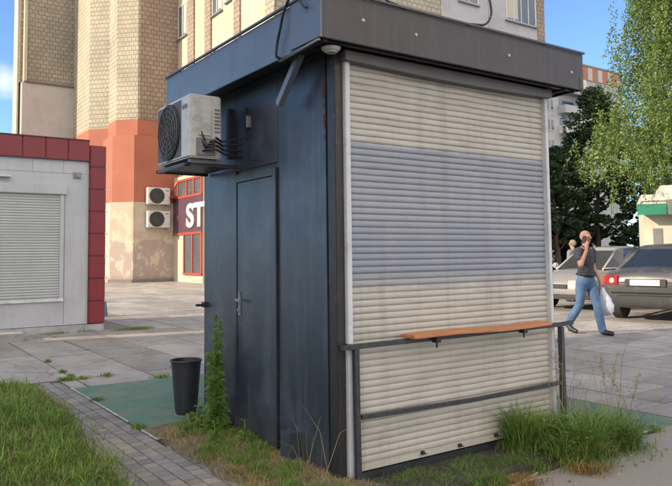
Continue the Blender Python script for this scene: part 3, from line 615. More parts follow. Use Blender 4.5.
awning(.64, 5.1, -.85, 2.48, 2.66, 2.98, mat('grey_green_roof', (.13,.16,.13), (.10,.12,.10), scale=5, rough=.8))
for u0, w in ((1.25, .75), (2.4, 1.1)): wf_ = MB().box(u0, -.03, .9, u0+w, -.002, 2.3).build('window', m_gl, gk); MB().box(u0-.07,-.04,.83,u0,-.003,2.37).box(u0+w,-.04,.83,u0+w+.07,-.003,2.37).box(u0-.07,-.04,.76,u0+w+.07,-.003,.828).build('frame', m_wf, wf_)
MB().box(.25,-.03,.1,.5,-.002,2.1).build('wall_panel', mat('kiosk_shutter', (.2,.2,.2), rough=.6), gk)

# ------------------------------------------------------------------ unseen buildings added to the left (sun side) to shade the foreground
def SP(p, q): return Vector((.94*p-.34*q, .34*p+.94*q, 0))
SA = math.atan2(.34, .94)
ob = thing('shade_block', SP(-24, 0), SA, 'long pale five storey house added unseen on the left to shade the foreground', 'blocker')
MB().box(-10, -12, -.3, 0, 9.4, 14.5).build('wall', m_cr, ob); MB().box(-10.3, -12.3, 14.5, .3, 9.42, 14.8).build('roof', m_gray, ob)
for k in range(4):
    for j in range(6):
        y = -10.5+3.2*j; z = 1.2+3.3*k
        w_ = MB().box(0.002, y, z, .05, y+1.4, z+1.5).build('window', m_gl, ob); MB().box(.051, y+.65, z, .08, y+.75, z+1.5).build('frame', m_wf, w_)
ob2 = thing('shade_annex', SP(-14, 9.2), SA, 'plain pale two storey annex added unseen on the left to shade the paving', 'shade_annex')  # lower added blocker, keeps sun off the left paving
MB().box(-6, 0.0, -.3, 0, 3.5, 7.6).build('wall', m_pl, ob2); MB().box(.002, .6, 0, .05, 2.2, 2.4).build('door', m_gray, ob2)

# ------------------------------------------------------------------ cars
def evalmesh(o, name):
    dg = bpy.context.evaluated_depsgraph_get(); dg.update(); me = bpy.data.meshes.new_from_object(o.evaluated_get(dg)); me.name = name; return me
m_tyre = mat('tyre', (.02,.02,.02), (.035,.033,.03), scale=10, rough=.85); m_rim = mat('rim', (.35,.35,.36), rough=.35, metal=.7)
m_cgl = glassy('car_glass', (.02,.025,.03), .05); m_trimb = mat('bumper_black', (.03,.03,.032), rough=.6)
def car(name, loc, rz, M, label, rear_plate=True, estate=False):
    t = thing(name, loc, rz, label, 'car', 'cars parked beyond the kiosk')
    w = .87
    #   x     zbelt  ztop  halfw  zbot
    st = [(-2.20,.66,.74,.70,.42),(-2.16,.80,.90,.78,.28),(-2.02,.86,1.00,.84,.24),(-1.55,.88,1.03,.865,.22),(-1.0,.88,1.0,.87,.21),(-.3,.88,.98,.875,.20),(.5,.87,.96,.875,.20),(.95,.84,.95,.87,.21),(1.4,.78,.90,.855,.22),(1.85,.70,.81,.83,.24),(2.08,.60,.70,.76,.26),(2.18,.50,.60,.66,.34)]
    rings = []
    for x, zb, zt, hw, z0 in st:
        half = [(0, z0), (hw*.72, z0), (hw*.96, z0+.08), (hw, z0+.22), (hw*1.0, (z0+zb)/2+.08), (hw*.975, zb-.03), (hw*.90, zb+(zt-zb)*.55), (hw*.62, zt-.01), (0, zt+.015)]
        rings.append([(x, y, z) for y, z in half]+[(x, -y, z) for y, z in half[-2:0:-1]])
    n = len(rings[0]); mb = MB(); mb.add([p for r in rings for p in r], [(i*n+k, i*n+(k+1) % n, (i+1)*n+(k+1) % n, (i+1)*n+k) for i in range(len(st)-1) for k in range(n)]+[tuple(range(n)), tuple(range((len(st)-1)*n, len(st)*n))])
    body = mb.build('body', M, t, smooth=True)
    sdm = body.modifiers.new('s', 'SUBSURF'); sdm.levels = 2; sdm.render_levels = 2
    cut = MB()
    for x in (-1.33, 1.33):
        for s_ in (-1, 1): cut.tube([(x, s_*.52, .31), (x, s_*1.2, .31)], .375, 32)
    co = cut.build('cut', None, t); bo = body.modifiers.new('b', 'BOOLEAN'); bo.operation = 'DIFFERENCE'; bo.object = co; bo.solver = 'FAST'
    me = evalmesh(body, 'body'); body.modifiers.clear(); body.data = me; me.materials.clear(); me.materials.append(M); bpy.data.objects.remove(co)
    for p in me.polygons: p.material_index = 0
    # cabin: glass core, roof skin and pillars
    roof_back = -1.62 if estate else -1.15
    base = [(-1.86,.60,.94),(-1.2,.76,.95),(-.2,.79,.94),(.6,.77,.93),(1.18,.60,.92)]
    topl = [(roof_back,.44,1.34),(roof_back+.35,.55,1.40),(-.25,.575,1.425),(.25,.56,1.40),(.50,.50,1.345)]
    cab = MB(); vs = []
    for (xb, yb, zb), (xt, yt, zt) in zip(base, topl):
        vs += [(xb, yb, zb), (xb*.3+xt*.7, yb*.32+yt*.68, zb*.3+zt*.7), (xt, yt, zt), (xt, -yt, zt), (xb*.3+xt*.7, -(yb*.32+yt*.68), zb*.3+zt*.7), (xb, -yb, zb)]
    cab.add(vs, [(i*6+k, i*6+k+1, (i+1)*6+k+1, (i+1)*6+k) for i in range(4) for k in range(5)]+[(0,5,4,3,2,1), (24,25,26,27,28,29)])
    gl = cab.build('cabin_glass', m_cgl, t)
    rf = MB(); vs = []
    for (xt, yt, zt) in topl:
        vs += [(xt, -yt-.03, zt-.02), (xt, -yt*.8, zt+.022), (xt, 0, zt+.035), (xt, yt*.8, zt+.022), (xt, yt+.03, zt-.02)]
    rf.add(vs, [(i*5+k, i*5+k+1, (i+1)*5+k+1, (i+1)*5+k) for i in range(4) for k in range(4)]+[(0,1,2,3,4),(20,21,22,23,24)])
    rf.build('roof', M, t, smooth=True)
    pl = MB()
    for s_ in (-1, 1):
        def pt(i, f, o=.012):
            b, a = base[i], topl[i]; return (b[0]*(1-f)+a[0]*f, s_*(b[1]*(1-f)+a[1]*f+o), b[2]*(1-f)+a[2]*f)
        for i, r in ((0,.04),(4,.024)): pl.tube([pt(i,-.05), pt(i,.7), pt(i,1)], [r*1.2, r, r], 8)
        a = (-.28, s_*.80, .93); b = (-.32, s_*.60, 1.40); pl.tube([a, (-.30, s_*.705, 1.22), b], .028, 8)
        pl.tube([(-1.28, s_*.765, .95), (-1.12, s_*.66, 1.22), (-.92, s_*.585, 1.39)], [.05,.035,.02], 8)
        pl.tube([pt(0,0,.015)]+[pt(i,.03,.03) for i in range(1,5)], .018, 6)
    pl.build('pillar', M, t, smooth=True)
    tb = MB()
    for s_ in (-1, 1): tb.tube([(-.95, s_*.880, .52), (1.0, s_*.880, .50)], .018, 6); tb.tube([(-.98, s_*.865, .22), (.98, s_*.865, .22)], .04, 6)
    tb.tube([(-2.205,-.62,.56),(-2.225,0,.56),(-2.205,.62,.56)], .02, 6)
    tb.build('side_trim', m_trimb, t)
    sb_ = MB()
    for s_ in (-1, 1):
        for x in (.98, -.30, -1.10): sb_.tube([(x, s_*.8775, .26), (x, s_*.8785, .60), (x-.01, s_*.862, .86)], .0045, 4)
    sb_.tube([(-2.19,-.55,.735),(-2.215,0,.735),(-2.19,.55,.735)], .005, 4); sb_.tube([(-2.215,-.5,.50),(-2.22,.5,.50)], .004, 4)
    sb_.build('panel_gap', m_trimb, body)
    for x in (-1.33, 1.33):
        for s_ in (-1, 1):
            wv = MB(); y0 = s_*.66; y1 = s_*.865
            wv.tube([(x, y0, .31), (x, y0+s_*.02, .31), (x, y1-s_*.02, .31), (x, y1, .31)], [.28,.308,.308,.285], 32)
            wh = wv.build('wheel', m_tyre, t)
            rm = MB().tube([(x, y1-s_*.01, .31), (x, y1+s_*.006, .31)], [.20,.19], 28)
            for k in range(6): a_ = k*math.pi/3; rm.bar((x, y1+s_*.008, .31), (x+.18*math.cos(a_), y1+s_*.010, .31+.18*math.sin(a_)), .05, .02)
            rm.build('rim', m_rim, wh)
    red = mat('tail_light_red', (.36,.02,.015), (.22,.012,.01), scale=8, rough=.15, coat=1.); cle = mat('lamp_clear', (.55,.55,.52), (.4,.4,.4), scale=12, rough=.1, coat=1.)
    for s_ in (-1, 1):
        tl_ = MB().prism([(-2.215, s_*.48), (-2.10, s_*.48), (-1.96, s_*.78), (-1.96, s_*.862), (-2.08, s_*.835), (-2.175, s_*.74)], .67, .865).build('tail_light', red, t, bevel=.02)
        MB().tube([(-2.19, s_*.60, .765), (-2.215, s_*.60, .765)], [.055,.045], 16).build('reverse_lamp', cle, tl_)
        MB().prism([(2.165, s_*.34), (2.0, s_*.34), (1.70, s_*.70), (1.76, s_*.848), (1.95, s_*.815), (2.09, s_*.70)], .54, .685).build('headlight', cle, t, bevel=.012)
        mr = MB().box(.74, s_*.84, .93, .86, s_*1.0, 1.06).build('mirror', M, t, bevel=.03)
    MB().box(-2.225, -.36, .66, -2.20, .36, .80).build('plate_recess', m_trimb, t, bevel=.01); MB().box(-2.245, -.26, .68, -2.226, .26, .785).build('licence_plate', mat('plate', (.6,.6,.58), (.5,.5,.5), scale=9, rough=.5), t, bevel=.004)
    MB().box(2.13, -.33, .50, 2.19, .33, .60).box(2.12,-.6,.30,2.2,.6,.38).build('front_grille', m_trimb, t, bevel=.01)
    return t
m_silver = mat('silver_paint', (.34,.33,.32), (.32,.31,.30), scale=.5, rough=.3, metal=.35, coat=.6, dirt=(.33,.32,.30), dscale=1.5)
m_cgrey = mat('grey_paint', (.06,.061,.066), (.05,.052,.056), scale=.5, rough=.3, metal=.2, coat=.4, dirt=(.17,.165,.155), dscale=1.5)
car('parked_car', Vector((7.05, 17.9, 0)), math.atan2(-.60, -.80), m_silver, 'silver car parked behind the walking man with its front to the left').scale = (1.06,)*3
car('parked_car', Vector((7.55, 15.1, 0)), math.atan2(.74, .67), m_cgrey, 'dark grey saloon seen from behind with red tail lights and a pale plate').scale = (1.07,)*3

# ------------------------------------------------------------------ people
def skin(name, chains, M, parent, vox=.009, it=4, xs=1.):
    """one continuous surface: ellipsoids swept along the chains of (x,y,z,r or (rx,ry)), voxel-merged and smoothed"""
    mb = MB(); NA, NB_ = 12, 7
    for ch in chains:
        for a, b in zip(ch[:-1], ch[1:]):
            L = math.dist(a[:3], b[:3]); ra = a[3] if isinstance(a[3], tuple) else (a[3],)*2; rb = b[3] if isinstance(b[3], tuple) else (b[3],)*2
            n = max(2, int(L/(min(min(ra), min(rb))*.35))+1)
            for i in range(n+1):
                f = i/n; c = [a[k]*(1-f)+b[k]*f for k in range(3)]; rx = ra[0]*(1-f)+rb[0]*f; ry = ra[1]*(1-f)+rb[1]*f; rz = min(rx, ry)
                vs = [(c[0], c[1], c[2]+rz)]+[(c[0]+rx*math.sin(math.pi*p/NB_)*math.cos(2*math.pi*q/NA), c[1]+ry*math.sin(math.pi*p/NB_)*math.sin(2*math.pi*q/NA), c[2]+rz*math.cos(math.pi*p/NB_)) for p in range(1, NB_) for q in range(NA)]+[(c[0], c[1], c[2]-rz)]
                e = len(vs)-1; fs = [(0, 1+q, 1+(q+1) % NA) for q in range(NA)]+[(1+p*NA+q, 1+(p+1)*NA+q, 1+(p+1)*NA+(q+1) % NA, 1+p*NA+(q+1) % NA) for p in range(NB_-2) for q in range(NA)]+[(e, 1+(NB_-2)*NA+(q+1) % NA, 1+(NB_-2)*NA+q) for q in range(NA)]
                mb.add(vs, fs)
    o = mb.build(name, None); rm_ = o.modifiers.new('r', 'REMESH'); rm_.mode = 'VOXEL'; rm_.voxel_size = vox
    sm_ = o.modifiers.new('s', 'SMOOTH'); sm_.iterations = it; sm_.factor = .6
    m2 = evalmesh(o, name); bpy.data.objects.remove(o); m2.materials.clear(); m2.materials.append(M); m2.shade_smooth()
    ob_ = bpy.data.objects.new(name, m2); col.objects.link(ob_); ob_.parent = parent; return ob_
m_skin = mat('skin', (.42,.22,.15), (.38,.19,.125), scale=8, rough=.55)
def person(loc, rz, label, shirt, trousers, pose='walk', hair=None):
    t = thing('person', loc, rz, label, 'person', None)
    pel = (0,0,.95,(.105,.145)); wai = (.0,0,1.10,(.10,.135)); che = (.01,0,1.30,(.11,.16)); nb_ = (.0,0,1.43,(.07,.09)); nk = (.02,0,1.51,.054); h1 = (.045,0,1.575,(.062,.056)); h2 = (.035,0,1.64,(.092,.076)); h3 = (.025,0,1.675,(.080,.070))
    if pose == 'walk':
        sr = (0,-.185,1.40,.058); er = (.13,-.275,1.17,.042); wr = (.16,-.155,1.42,.028); hr_ = (.12,-.115,1.50,.030)
        sl_ = (0,.185,1.40,.058); el = (-.03,.245,1.13,.040); wl_ = (.06,.285,.90,.027); hl = (.08,.285,.83,.030)
        kr = (-.06,-.10,.50,.058); ar = (-.31,-.10,.17,.036); hpR = (-.02,-.09,.88,.088)
        kl = (.15,.07,.50,.058); al = (.25,.06,.10,.036); hpL = (.02,.09,.88,.088)
        fr1 = [(-.31,-.10,.17), (-.27,-.10,.075), (-.15,-.11,.045)]; fl1 = [(.25,.06,.10), (.28,.06,.055), (.43,.07,.04)]
        fgR = [[hr_, (.105,-.095+.0,1.54,.011), (.085,-.085,1.575,.009)], [hr_, (.125,-.090,1.545,.011), (.11,-.078,1.58,.009)], [hr_, (.14,-.095,1.54,.011), (.135,-.075,1.57,.009)], [hr_, (.152,-.105,1.525,.010), (.155,-.085,1.555,.008)], [hr_, (.09,-.125,1.52,.012), (.07,-.115,1.55,.010)]]
        fgL = [[hl, (.10,.275+.001*k,.79,.011), (.085,.27,.765,.010)] for k in range(1)]+[[hl, (.08+.018*k-.03,.29,.78,.010), (.078+.018*k-.03,.27,.755,.009), (.078+.018*k-.03,.255,.775,.008)] for k in range(4)]
    else:
        sr = (0,-.185,1.40,.058); er = (.0,-.25,1.13,.042); wr = (.06,-.26,.90,.028); hr_ = (.08,-.26,.83,.03)
        sl_ = (0,.185,1.40,.058); el = (.0,.25,1.13,.042); wl_ = (.06,.26,.90,.028); hl = (.08,.26,.83,.03)
        kr = (.02,-.1,.5,.058); ar = (0,-.1,.09,.036); hpR = (0,-.09,.88,.088); kl = (.02,.1,.5,.058); al = (0,.1,.09,.036); hpL = (0,.09,.88,.088)
        fr1 = [(0,-.1,.09), (.05,-.1,.05), (.16,-.11,.035)]; fl1 = [(0,.1,.09), (.05,.1,.05), (.16,.11,.035)]
        fgR = [[hr_, (.085+.01*k,-.26-.004*k,.78,.010), (.09+.01*k,-.25,.745,.008)] for k in range(4)]+[[hr_, (.11,-.24,.80,.010)]]
        fgL = [[hl, (.085+.01*k,.26+.004*k,.78,.010), (.09+.01*k,.25,.745,.008)] for k in range(4)]+[[hl, (.11,.24,.80,.010)]]
    shR = (0,-.10,1.395,.085); shL = (0,.10,1.395,.085)
    body = skin('body', [[pel, wai, che, nb_, nk, h1, h2, h3], [nb_, shR, sr, er, wr, hr_], [nb_, shL, sl_, el, wl_, hl], [pel, hpR, kr, ar, (*fr1[1],.035), (*fr1[2],.025)], [pel, hpL, kl, al, (*fl1[1],.035), (*fl1[2],.025)]]+fgR+fgL, m_skin, t)
    G = .022
    def up_(p, g_=G): return (p[0], p[1], p[2], p[3]+g_)
    mid = lambda a, b, f, r: (a[0]+(b[0]-a[0])*f, a[1]+(b[1]-a[1])*f, a[2]+(b[2]-a[2])*f, r)
    skin('shirt', [[(0,0,1.0,(.125,.165)), (0,0,1.08,(.12,.155)), (.01,0,1.30,(.128,.182)), (.0,0,1.40,(.10,.15)), (.0,0,1.46,(.070,.082))], [(.0,-.16,1.385,(.09,.09)), (.0,.16,1.385,(.09,.09))], [(0,-.14,1.385,.075), (sr[0],sr[1],sr[2]-.02,.074), mid(sr, er, .35, .066), mid(sr, er, .60, .062)], [(0,.14,1.385,.075), (sl_[0],sl_[1],sl_[2]-.02,.074), mid(sl_, el, .35, .066), mid(sl_, el, .60, .062)]], shirt, t)
    skin('trousers', [[(0,0,1.0,(.125,.165)), (0,0,.91,(.128,.172))]]+[[(0,y_*.075,.88,.118), mid(hp_, k_, .3, .098), mid(hp_, k_, .6, .083), (*k_[:3],.069), mid(k_, a_, .45, .074), mid(k_, a_, .80, .068), mid(k_, a_, 1.05, .066)] for y_, hp_, k_, a_ in ((-1, hpR, kr, ar), (1, hpL, kl, al))], trousers, t)
    m_shoe = mat('shoe_black', (.02,.02,.022), rough=.5)
    for ft in (fr1, fl1): skin('shoe', [[(*ft[1],.05), (*mid((*ft[1],0), (*ft[0],0), .6, .048)[:3], .048)], [(*ft[1],.05), (*ft[2],(.045,.038))]], m_shoe, t)
    # face
    hx, hz = .04, 1.635
    fc = MB()
    for s_ in (-1, 1): fc.tube([(hx+.068, s_*.03, hz+.012), (hx+.083, s_*.03, hz+.010)], [.012,.008], 8)
    fc.build('eye', mat('eye_dark', (.06,.04,.035), rough=.3), body)
    MB().tube([(hx+.072,0,hz+.02),(hx+.10,0,hz-.018),(hx+.078,0,hz-.028)], [.008,.015,.012], 8).build('nose', m_skin, body, smooth=True)
    MB().tube([(hx+.066,-.025,hz-.055),(hx+.078,0,hz-.055),(hx+.066,.025,hz-.055)], .006, 6).build('mouth', mat('lip', (.3,.12,.1), rough=.5), body)
    er_ = MB()
    for s_ in (-1, 1): er_.tube([(hx-.01, s_*.078, hz-.022), (hx-.012, s_*.094, hz+.01), (hx-.008, s_*.082, hz+.028)], [.008,.014,.008], 8)
    er_.build('ear', m_skin, body, smooth=True)
    if not hair: skin('hair', [[(.018,0,1.682,(.0905,.0755)), (.005,0,1.655,(.086,.0775))]], mat('stubble', (.30,.185,.14), (.25,.155,.12), scale=60, rough=.8), t)
    if hair: skin('hair', [[(.012,0,1.675,(.094,.082)), (-.012,0,1.64,(.085,.080))]], hair, t)
    return t
m_jean = mat('blue_jeans', (.045,.10,.20), (.09,.16,.28), scale=5, rough=.85, bump=1., bscale=11)
m_shirt = mat('navy_shirt', (.012,.014,.028), (.05,.055,.075), scale=28, rough=.8, bump=.4, bscale=20)
mz = math.atan2(-.85, .52); MP = Vector((4.24, 11.75, 0))
pm = person(MP, mz, 'bald man in navy T-shirt and blue jeans walking while holding a phone to his ear', m_shirt, m_jean)
skin('waist_bag', [[(.10,0,1.00,.055), (.08,-.10,1.01,.048), (.0,-.155,1.02,.030), (-.10,-.10,1.02,.022)], [(.10,0,1.00,.055), (.08,.10,1.01,.048), (.0,.155,1.02,.03), (-.10,.10,1.02,.022)]], mat('bag_black', (.015,.015,.017), rough=.6), pm)
ph = MB().box(-.005,-.032,-.07,.005,.032,.07).build('phone', mat('phone_black', (.008,.008,.009), rough=.4), bevel=.003); tag(ph, 'small black phone held to the ear of the walking man', 'phone')
ph.location = MP+Matrix.Rotation(mz, 3, 'Z')@Vector((.075, -.105, 1.60)); ph.rotation_euler = (.1, .35, mz+math.pi/2)
# carrier bag
nb = 20; vs = []; lv_ = [(.0,.02,.03),(.10,.05,.06),(.22,.075,.11),(.34,.085,.13),(.43,.075,.12),(.47,.04,.07)]
for z, a, b in lv_:
    for k in range(nb): t_ = 2*math.pi*k/nb; w = 1+.10*math.sin(5*t_+z*20)+.06*math.sin(9*t_+z*33); vs.append((b*math.cos(t_)*w, a*math.sin(t_)*w, -z+.01*math.sin(3*t_)))
bg_ = MB(); bg_.add(vs, [(i*nb+k, i*nb+(k+1) % nb, (i+1)*nb+(k+1) % nb, (i+1)*nb+k) for i in range(len(lv_)-1) for k in range(nb)]+[tuple(range((len(lv_)-1)*nb, len(lv_)*nb))])
sb2 = bg_.build('carrier_bag', mat('bag_plastic', (.60,.63,.70), (.50,.53,.62), scale=14, rough=.35, bump=.5, bscale=20), smooth=True)
sb2.location = MP+Matrix.Rotation(mz, 3, 'Z')@Vector((.10, .285, .78)); sb2.rotation_euler = (.0, -.22, mz)
tag(sb2, 'full white plastic carrier bag hanging from the left hand of the walking man', 'bag')
person(Vector((5.3, 23.5, 0)), math.atan2(-.3, -.9), 'person in an orange vest standing far behind, partly hidden by the right edge of the navy kiosk', mat('orange_vest', (.6,.17,.04), (.5,.14,.03), rough=.7), m_jean, 'stand', mat('hair_dark', (.04,.03,.025), rough=.8)) if False else None
person(Vector((6.75, 19.6, 0)), math.atan2(.8, -.6), 'person with short grey hair and grey top standing behind the silver car', mat('grey_top', (.20,.21,.23), (.16,.17,.19), rough=.8), m_jean, 'stand', mat('hair_grey', (.25,.22,.19), (.16,.14,.12), scale=30, rough=.8))

# ------------------------------------------------------------------ trees
def limb_tree(name, loc, label, cat, axis_h, trunk_r, bark, leafM, outline, nclump, per, leaf, droop=0., strands=0, group=None, gap=.0, seed=1):
    """outline: list of (z, radius); foliage made of leaf quads in clumps or hanging strands inside the crown volume"""
    R = np.random.default_rng(seed); rd = random.Random(seed)
    t = thing(name, loc, 0, label, cat, group)
    tk = MB(); pts = [(0,0,-.2)]
    for k in range(1, 9): pts.append((rd.uniform(-.12,.12)*k/3, rd.uniform(-.12,.12)*k/3, axis_h*k/8))
    tk.tube(pts, [trunk_r*(1.15-.12*k) for k in range(9)], 10)
    zs = np.array([o[0] for o in outline]); rsd = np.array([o[1] for o in outline])
    cl_ = []
    for k in range(nclump):
        z = R.uniform(zs[0], zs[-1]); r = np.interp(z, zs, rsd); a = R.uniform(0, 2*np.pi); rr = r*np.sqrt(R.uniform(.12, 1.0))
        cl_.append((rr*np.cos(a), rr*np.sin(a), z))
    for k in range(0, nclump, max(1, nclump//36)):
        x, y, z = cl_[k]; zb = max(axis_h*.25, min(axis_h*.95, z-.45*math.hypot(x, y)-.2)); f = zb/axis_h*8; i = int(min(7, f)); b = Vector(pts[i]).lerp(Vector(pts[i+1]), f-i)
        e = Vector((x, y, z)); mm = b.lerp(e, .5)+Vector((0, 0, .25))
        tk.tube([b, mm, e], [trunk_r*.35, trunk_r*.2, trunk_r*.06], 6)
    tk.build('trunk', bark, t, smooth=True)
    P_, n = [], 0
    for x, y, z in cl_:
        s_ = R.uniform(.25, .6)*max(.5, min(1.2, axis_h/9)); k = int(per*R.uniform(.5, 1.5))
        if strands:
            for q in range(strands):
                px, py = x+R.normal(0, s_*.5), y+R.normal(0, s_*.5); L = R.uniform(.5, 1.0)*droop; kk_ = int(k*L/droop/strands*1.6)
                tt = R.uniform(0, 1, kk_); wob = R.normal(0, .05, (kk_, 2)); bx_ = R.normal(0, .12, 2)
                P_.append(np.stack([px+bx_[0]*tt*2+wob[:, 0], py+bx_[1]*tt*2+wob[:, 1], z-tt*L], 1))
        else:
            d = R.normal(0, 1, (k, 3)); d *= (R.uniform(.3, 1, (k, 1))**.5)/np.linalg.norm(d, axis=1, keepdims=True)
            P_.append(np.array([x, y, z])+d*np.array([s_*1.2, s_*1.2, s_*.75]))
    P_ = np.concatenate(P_); n = len(P_)
    U = R.normal(0, 1, (n, 3)); U[:, 2] *= (.4 if not strands else 1.2); U /= np.linalg.norm(U, axis=1, keepdims=True)
    V = np.cross(U, R.normal(0, 1, (n, 3))); V /= np.linalg.norm(V, axis=1, keepdims=True); sz = R.uniform(.6, 1.3, (n, 1))*leaf
    quadmesh('crown', P_, U*sz, V*sz*.55, leafM, t)
    return t
bark = mat('bark', (.10,.08,.06), (.06,.05,.04), scale=12, rough=.9, bump=.8); birchb = mat('birch_bark', (.45,.44,.40), (.12,.11,.10), scale=6, rough=.8, stretch=(1,1,4))
lf_y = leafmat('leaf_birch', (.18,.26,.06), (.11,.175,.045), .5); lf_d = leafmat('leaf_dark', (.05,.085,.035), (.032,.058,.025), .45); lf_m = leafmat('leaf_mid', (.06,.10,.03), (.04,.07,.025), .4)
limb_tree('birch_tree', Vector((12.1, 22.6, 0)), 'tall sunlit weeping birch with light green hanging branches at the right edge', 'tree', 12.5, .20, birchb, lf_y, [(4.5,3.9),(5.4,3.6),(6.6,3.0),(8,2.3),(10,2.1),(13,1.6)], 560, 230, .044, 1.7, 6, seed=3)
for i, (x, y, h, r, M_, lab) in enumerate([(13.0, 40.5, 7.2, 1.9, lf_d, 'low dark tree just right of the navy kiosk, beneath the distant flats'), (16.0, 42.0, 11.4, 2.3, lf_m, 'taller mid green tree rising beside the distant balconies'), (18.3, 40.0, 8.5, 2.4, lf_d, 'dark tree standing behind the weeping birch and above the cars'), (21.5, 42.5, 10.5, 2.6, lf_d, 'dark tree behind the cream kiosk with the green awning'), (15.2, 46.0, 8.8, 2.6, lf_d, 'broad dark tree in the second row behind the walking man'), (24.5, 41, 10, 2.6, lf_d, 'rightmost dark tree at the far edge behind the cream kiosk')]):
    limb_tree('broadleaf_tree', Vector((x, y, 0)), lab, 'tree', h*.8, .17, bark, M_, [(h*.22, r*.75),(h*.4, r*1.05),(h*.65, r*.95),(h*.85, r*.6),(h, r*.25)], 150, 110, .11, seed=20+i, group='dark trees beyond the parked cars')
for i in range(7):
    x = 11.6+i*2.6; y = 44.5+(i % 3)*.8
    limb_tree('bush', Vector((x, y, 0)), ['leftmost dark bush in the row under the trees','second dark bush from the left under the trees','third dark bush from the left under the trees','fourth dark bush from the left under the trees','fifth dark bush from the left under the trees','sixth dark bush from the left under the trees','rightmost dark bush in the row under the trees'][i], 'bush', 1.6, .06, bark, lf_d, [(.2, 1.5),(1.2, 1.7),(2.2, 1.5),(3.2, .9)], 60, 110, .12, seed=50+i, group='dark bushes under the trees')

# ------------------------------------------------------------------ grass and weeds
def blades(n, sampler, h, w, lean, R, zf=None):
    P0 = sampler(n, R); n = len(P0); H = h*R.uniform(.45, 1.25, n); a = R.uniform(0, 2*np.pi, n)
    d = np.stack([np.cos(a), np.sin(a), np.zeros(n)], 1); ll = R.uniform(.1, 1, n)*lean
    b = R.uniform(0, 2*np.pi, n); U = np.stack([np.cos(b), np.sin(b), np.zeros(n)], 1)*(w*R.uniform(.6, 1.3, n))[:, None]
    up_ = np.array([0, 0, 1.])
    M1 = P0+d*(H*ll*.35)[:, None]+up_*(H*.6)[:, None]; T_ = P0+d*(H*ll)[:, None]+up_*(H*(1-.25*ll))[:, None]
    return P0, U, M1, T_
def grassmesh(name, B_, M, parent=None):
    P0, U, M1, T_ = B_; n = len(P0); vs = np.stack([P0-U, P0+U, M1+U*.75, M1-U*.75, T_], 1).reshape(-1, 3)
    me = bpy.data.meshes.new(name); i0 = np.arange(n)*5
    me.vertices.add(n*5); me.vertices.foreach_set('co', vs.astype(np.float32).ravel())
    lp = np.stack([i0, i0+1, i0+2, i0+3, i0+3, i0+2, i0+4], 1).ravel(); me.loops.add(len(lp)); me.loops.foreach_set('vertex_index', lp.astype(np.int32))
    me.polygons.add(n*2); ls = np.stack([np.arange(n)*7, np.arange(n)*7+4], 1).ravel(); me.polygons.foreach_set('loop_start', ls.astype(np.int32)); me.polygons.foreach_set('loop_total', np.tile([4, 3], n).astype(np.int32))
    me.update(); me.validate(); me.materials.append(M); o = bpy.data.objects.new(name, me); col.objects.link(o)
    if parent: o.parent = parent
    else: o.location = ORI; o.rotation_euler = (0, 0, A)
    return o
def inpoly(x, y, poly):
    c = np.zeros(len(x), bool); j = len(poly)-1
    for i in range(len(poly)):
        xi, yi = poly[i]; xj, yj = poly[j]
        c ^= ((yi > y) != (yj > y)) & (x < (xj-xi)*(y-yi)/(yj-yi+1e-12)+xi); j = i
    return c
gm = leafmat('grass_green', (.21,.29,.06), (.13,.21,.04), .4); gd = leafmat('grass_dry', (.46,.37,.19), (.36,.28,.13), .3); gw = leafmat('weed_green', (.22,.32,.07), (.14,.23,.05), .4)
def lawn_s(n, R):
    u = R.uniform(-5.2, -.8, n); v = R.uniform(-1.6, 4.9, n); k = inpoly(u+R.normal(0, .05, n), v+R.normal(0, .05, n), LAWN) & (u > -1.9-.47*(v+2.2)-0.6)
    return np.stack([u[k], v[k], np.full(k.sum(), .01)], 1)
R1 = np.random.default_rng(11)
tag(grassmesh('lawn_grass', blades(150000, lawn_s, .065, .0026, 1.1, R1), gm), 'rough green lawn in the lower left corner', 'grass', kind='stuff')
def clump_s(cs, sg):
    def f(n, R):
        k = R.integers(0, len(cs), n); c = np.array([(c[0], c[1]) for c in cs])[k]; p = c+R.normal(0, 1, (n, 2))*np.array([c_[2] for c_ in cs])[k][:, None]
        return np.stack([p[:, 0], p[:, 1], np.array([c_[3] if len(c_) > 3 else 0 for c_ in cs])[k]], 1)
    return f
lc = [(R1.uniform(-4.5,-1.0), R1.uniform(-1,4.7), R1.uniform(.03,.16)) for _ in range(330)]; lc = [c for c in lc if inpoly(np.array([c[0]-.05]), np.array([c[1]]), LAWN)[0]]
tag(grassmesh('lawn_tufts', blades(26000, clump_s(lc, .1), .14, .0034, 1.2, R1), leafmat('grass_bright', (.27,.38,.07), (.17,.28,.045), .35)), 'longer tufts of grass in the lawn', 'grass', kind='stuff')
tag(grassmesh('lawn_straw', blades(16000, lawn_s, .09, .0022, 1.3, R1), gd), 'dry straw mixed into the lawn', 'grass', kind='stuff')
nl = 2600; uu = R1.uniform(-4, -1.0, 120); vv = R1.uniform(-1.2, 4.7, 120); kk2 = inpoly(uu, vv, LAWN); cen = np.stack([uu, vv], 1)[kk2]
pk = cen[R1.integers(0, len(cen), nl)]+R1.normal(0, .05, (nl, 2)); ang = R1.uniform(0, 6.283, nl); P_ = np.stack([pk[:, 0], pk[:, 1], R1.uniform(.03, .09, nl)], 1)
U_ = np.stack([np.cos(ang), np.sin(ang), R1.uniform(-.2, .6, nl)], 1)*R1.uniform(.012, .028, (nl, 1)); V_ = np.stack([-np.sin(ang), np.cos(ang), R1.uniform(-.3, .3, nl)], 1)*R1.uniform(.005, .011, (nl, 1))
tag(quadmesh('lawn_weeds', P_, U_, V_, leafmat('clover_leaf', (.12,.23,.05), (.08,.16,.035), .4), loc=ORI, rz=A), 'broad leaved weeds and clover scattered through the lawn', 'weeds', kind='stuff')
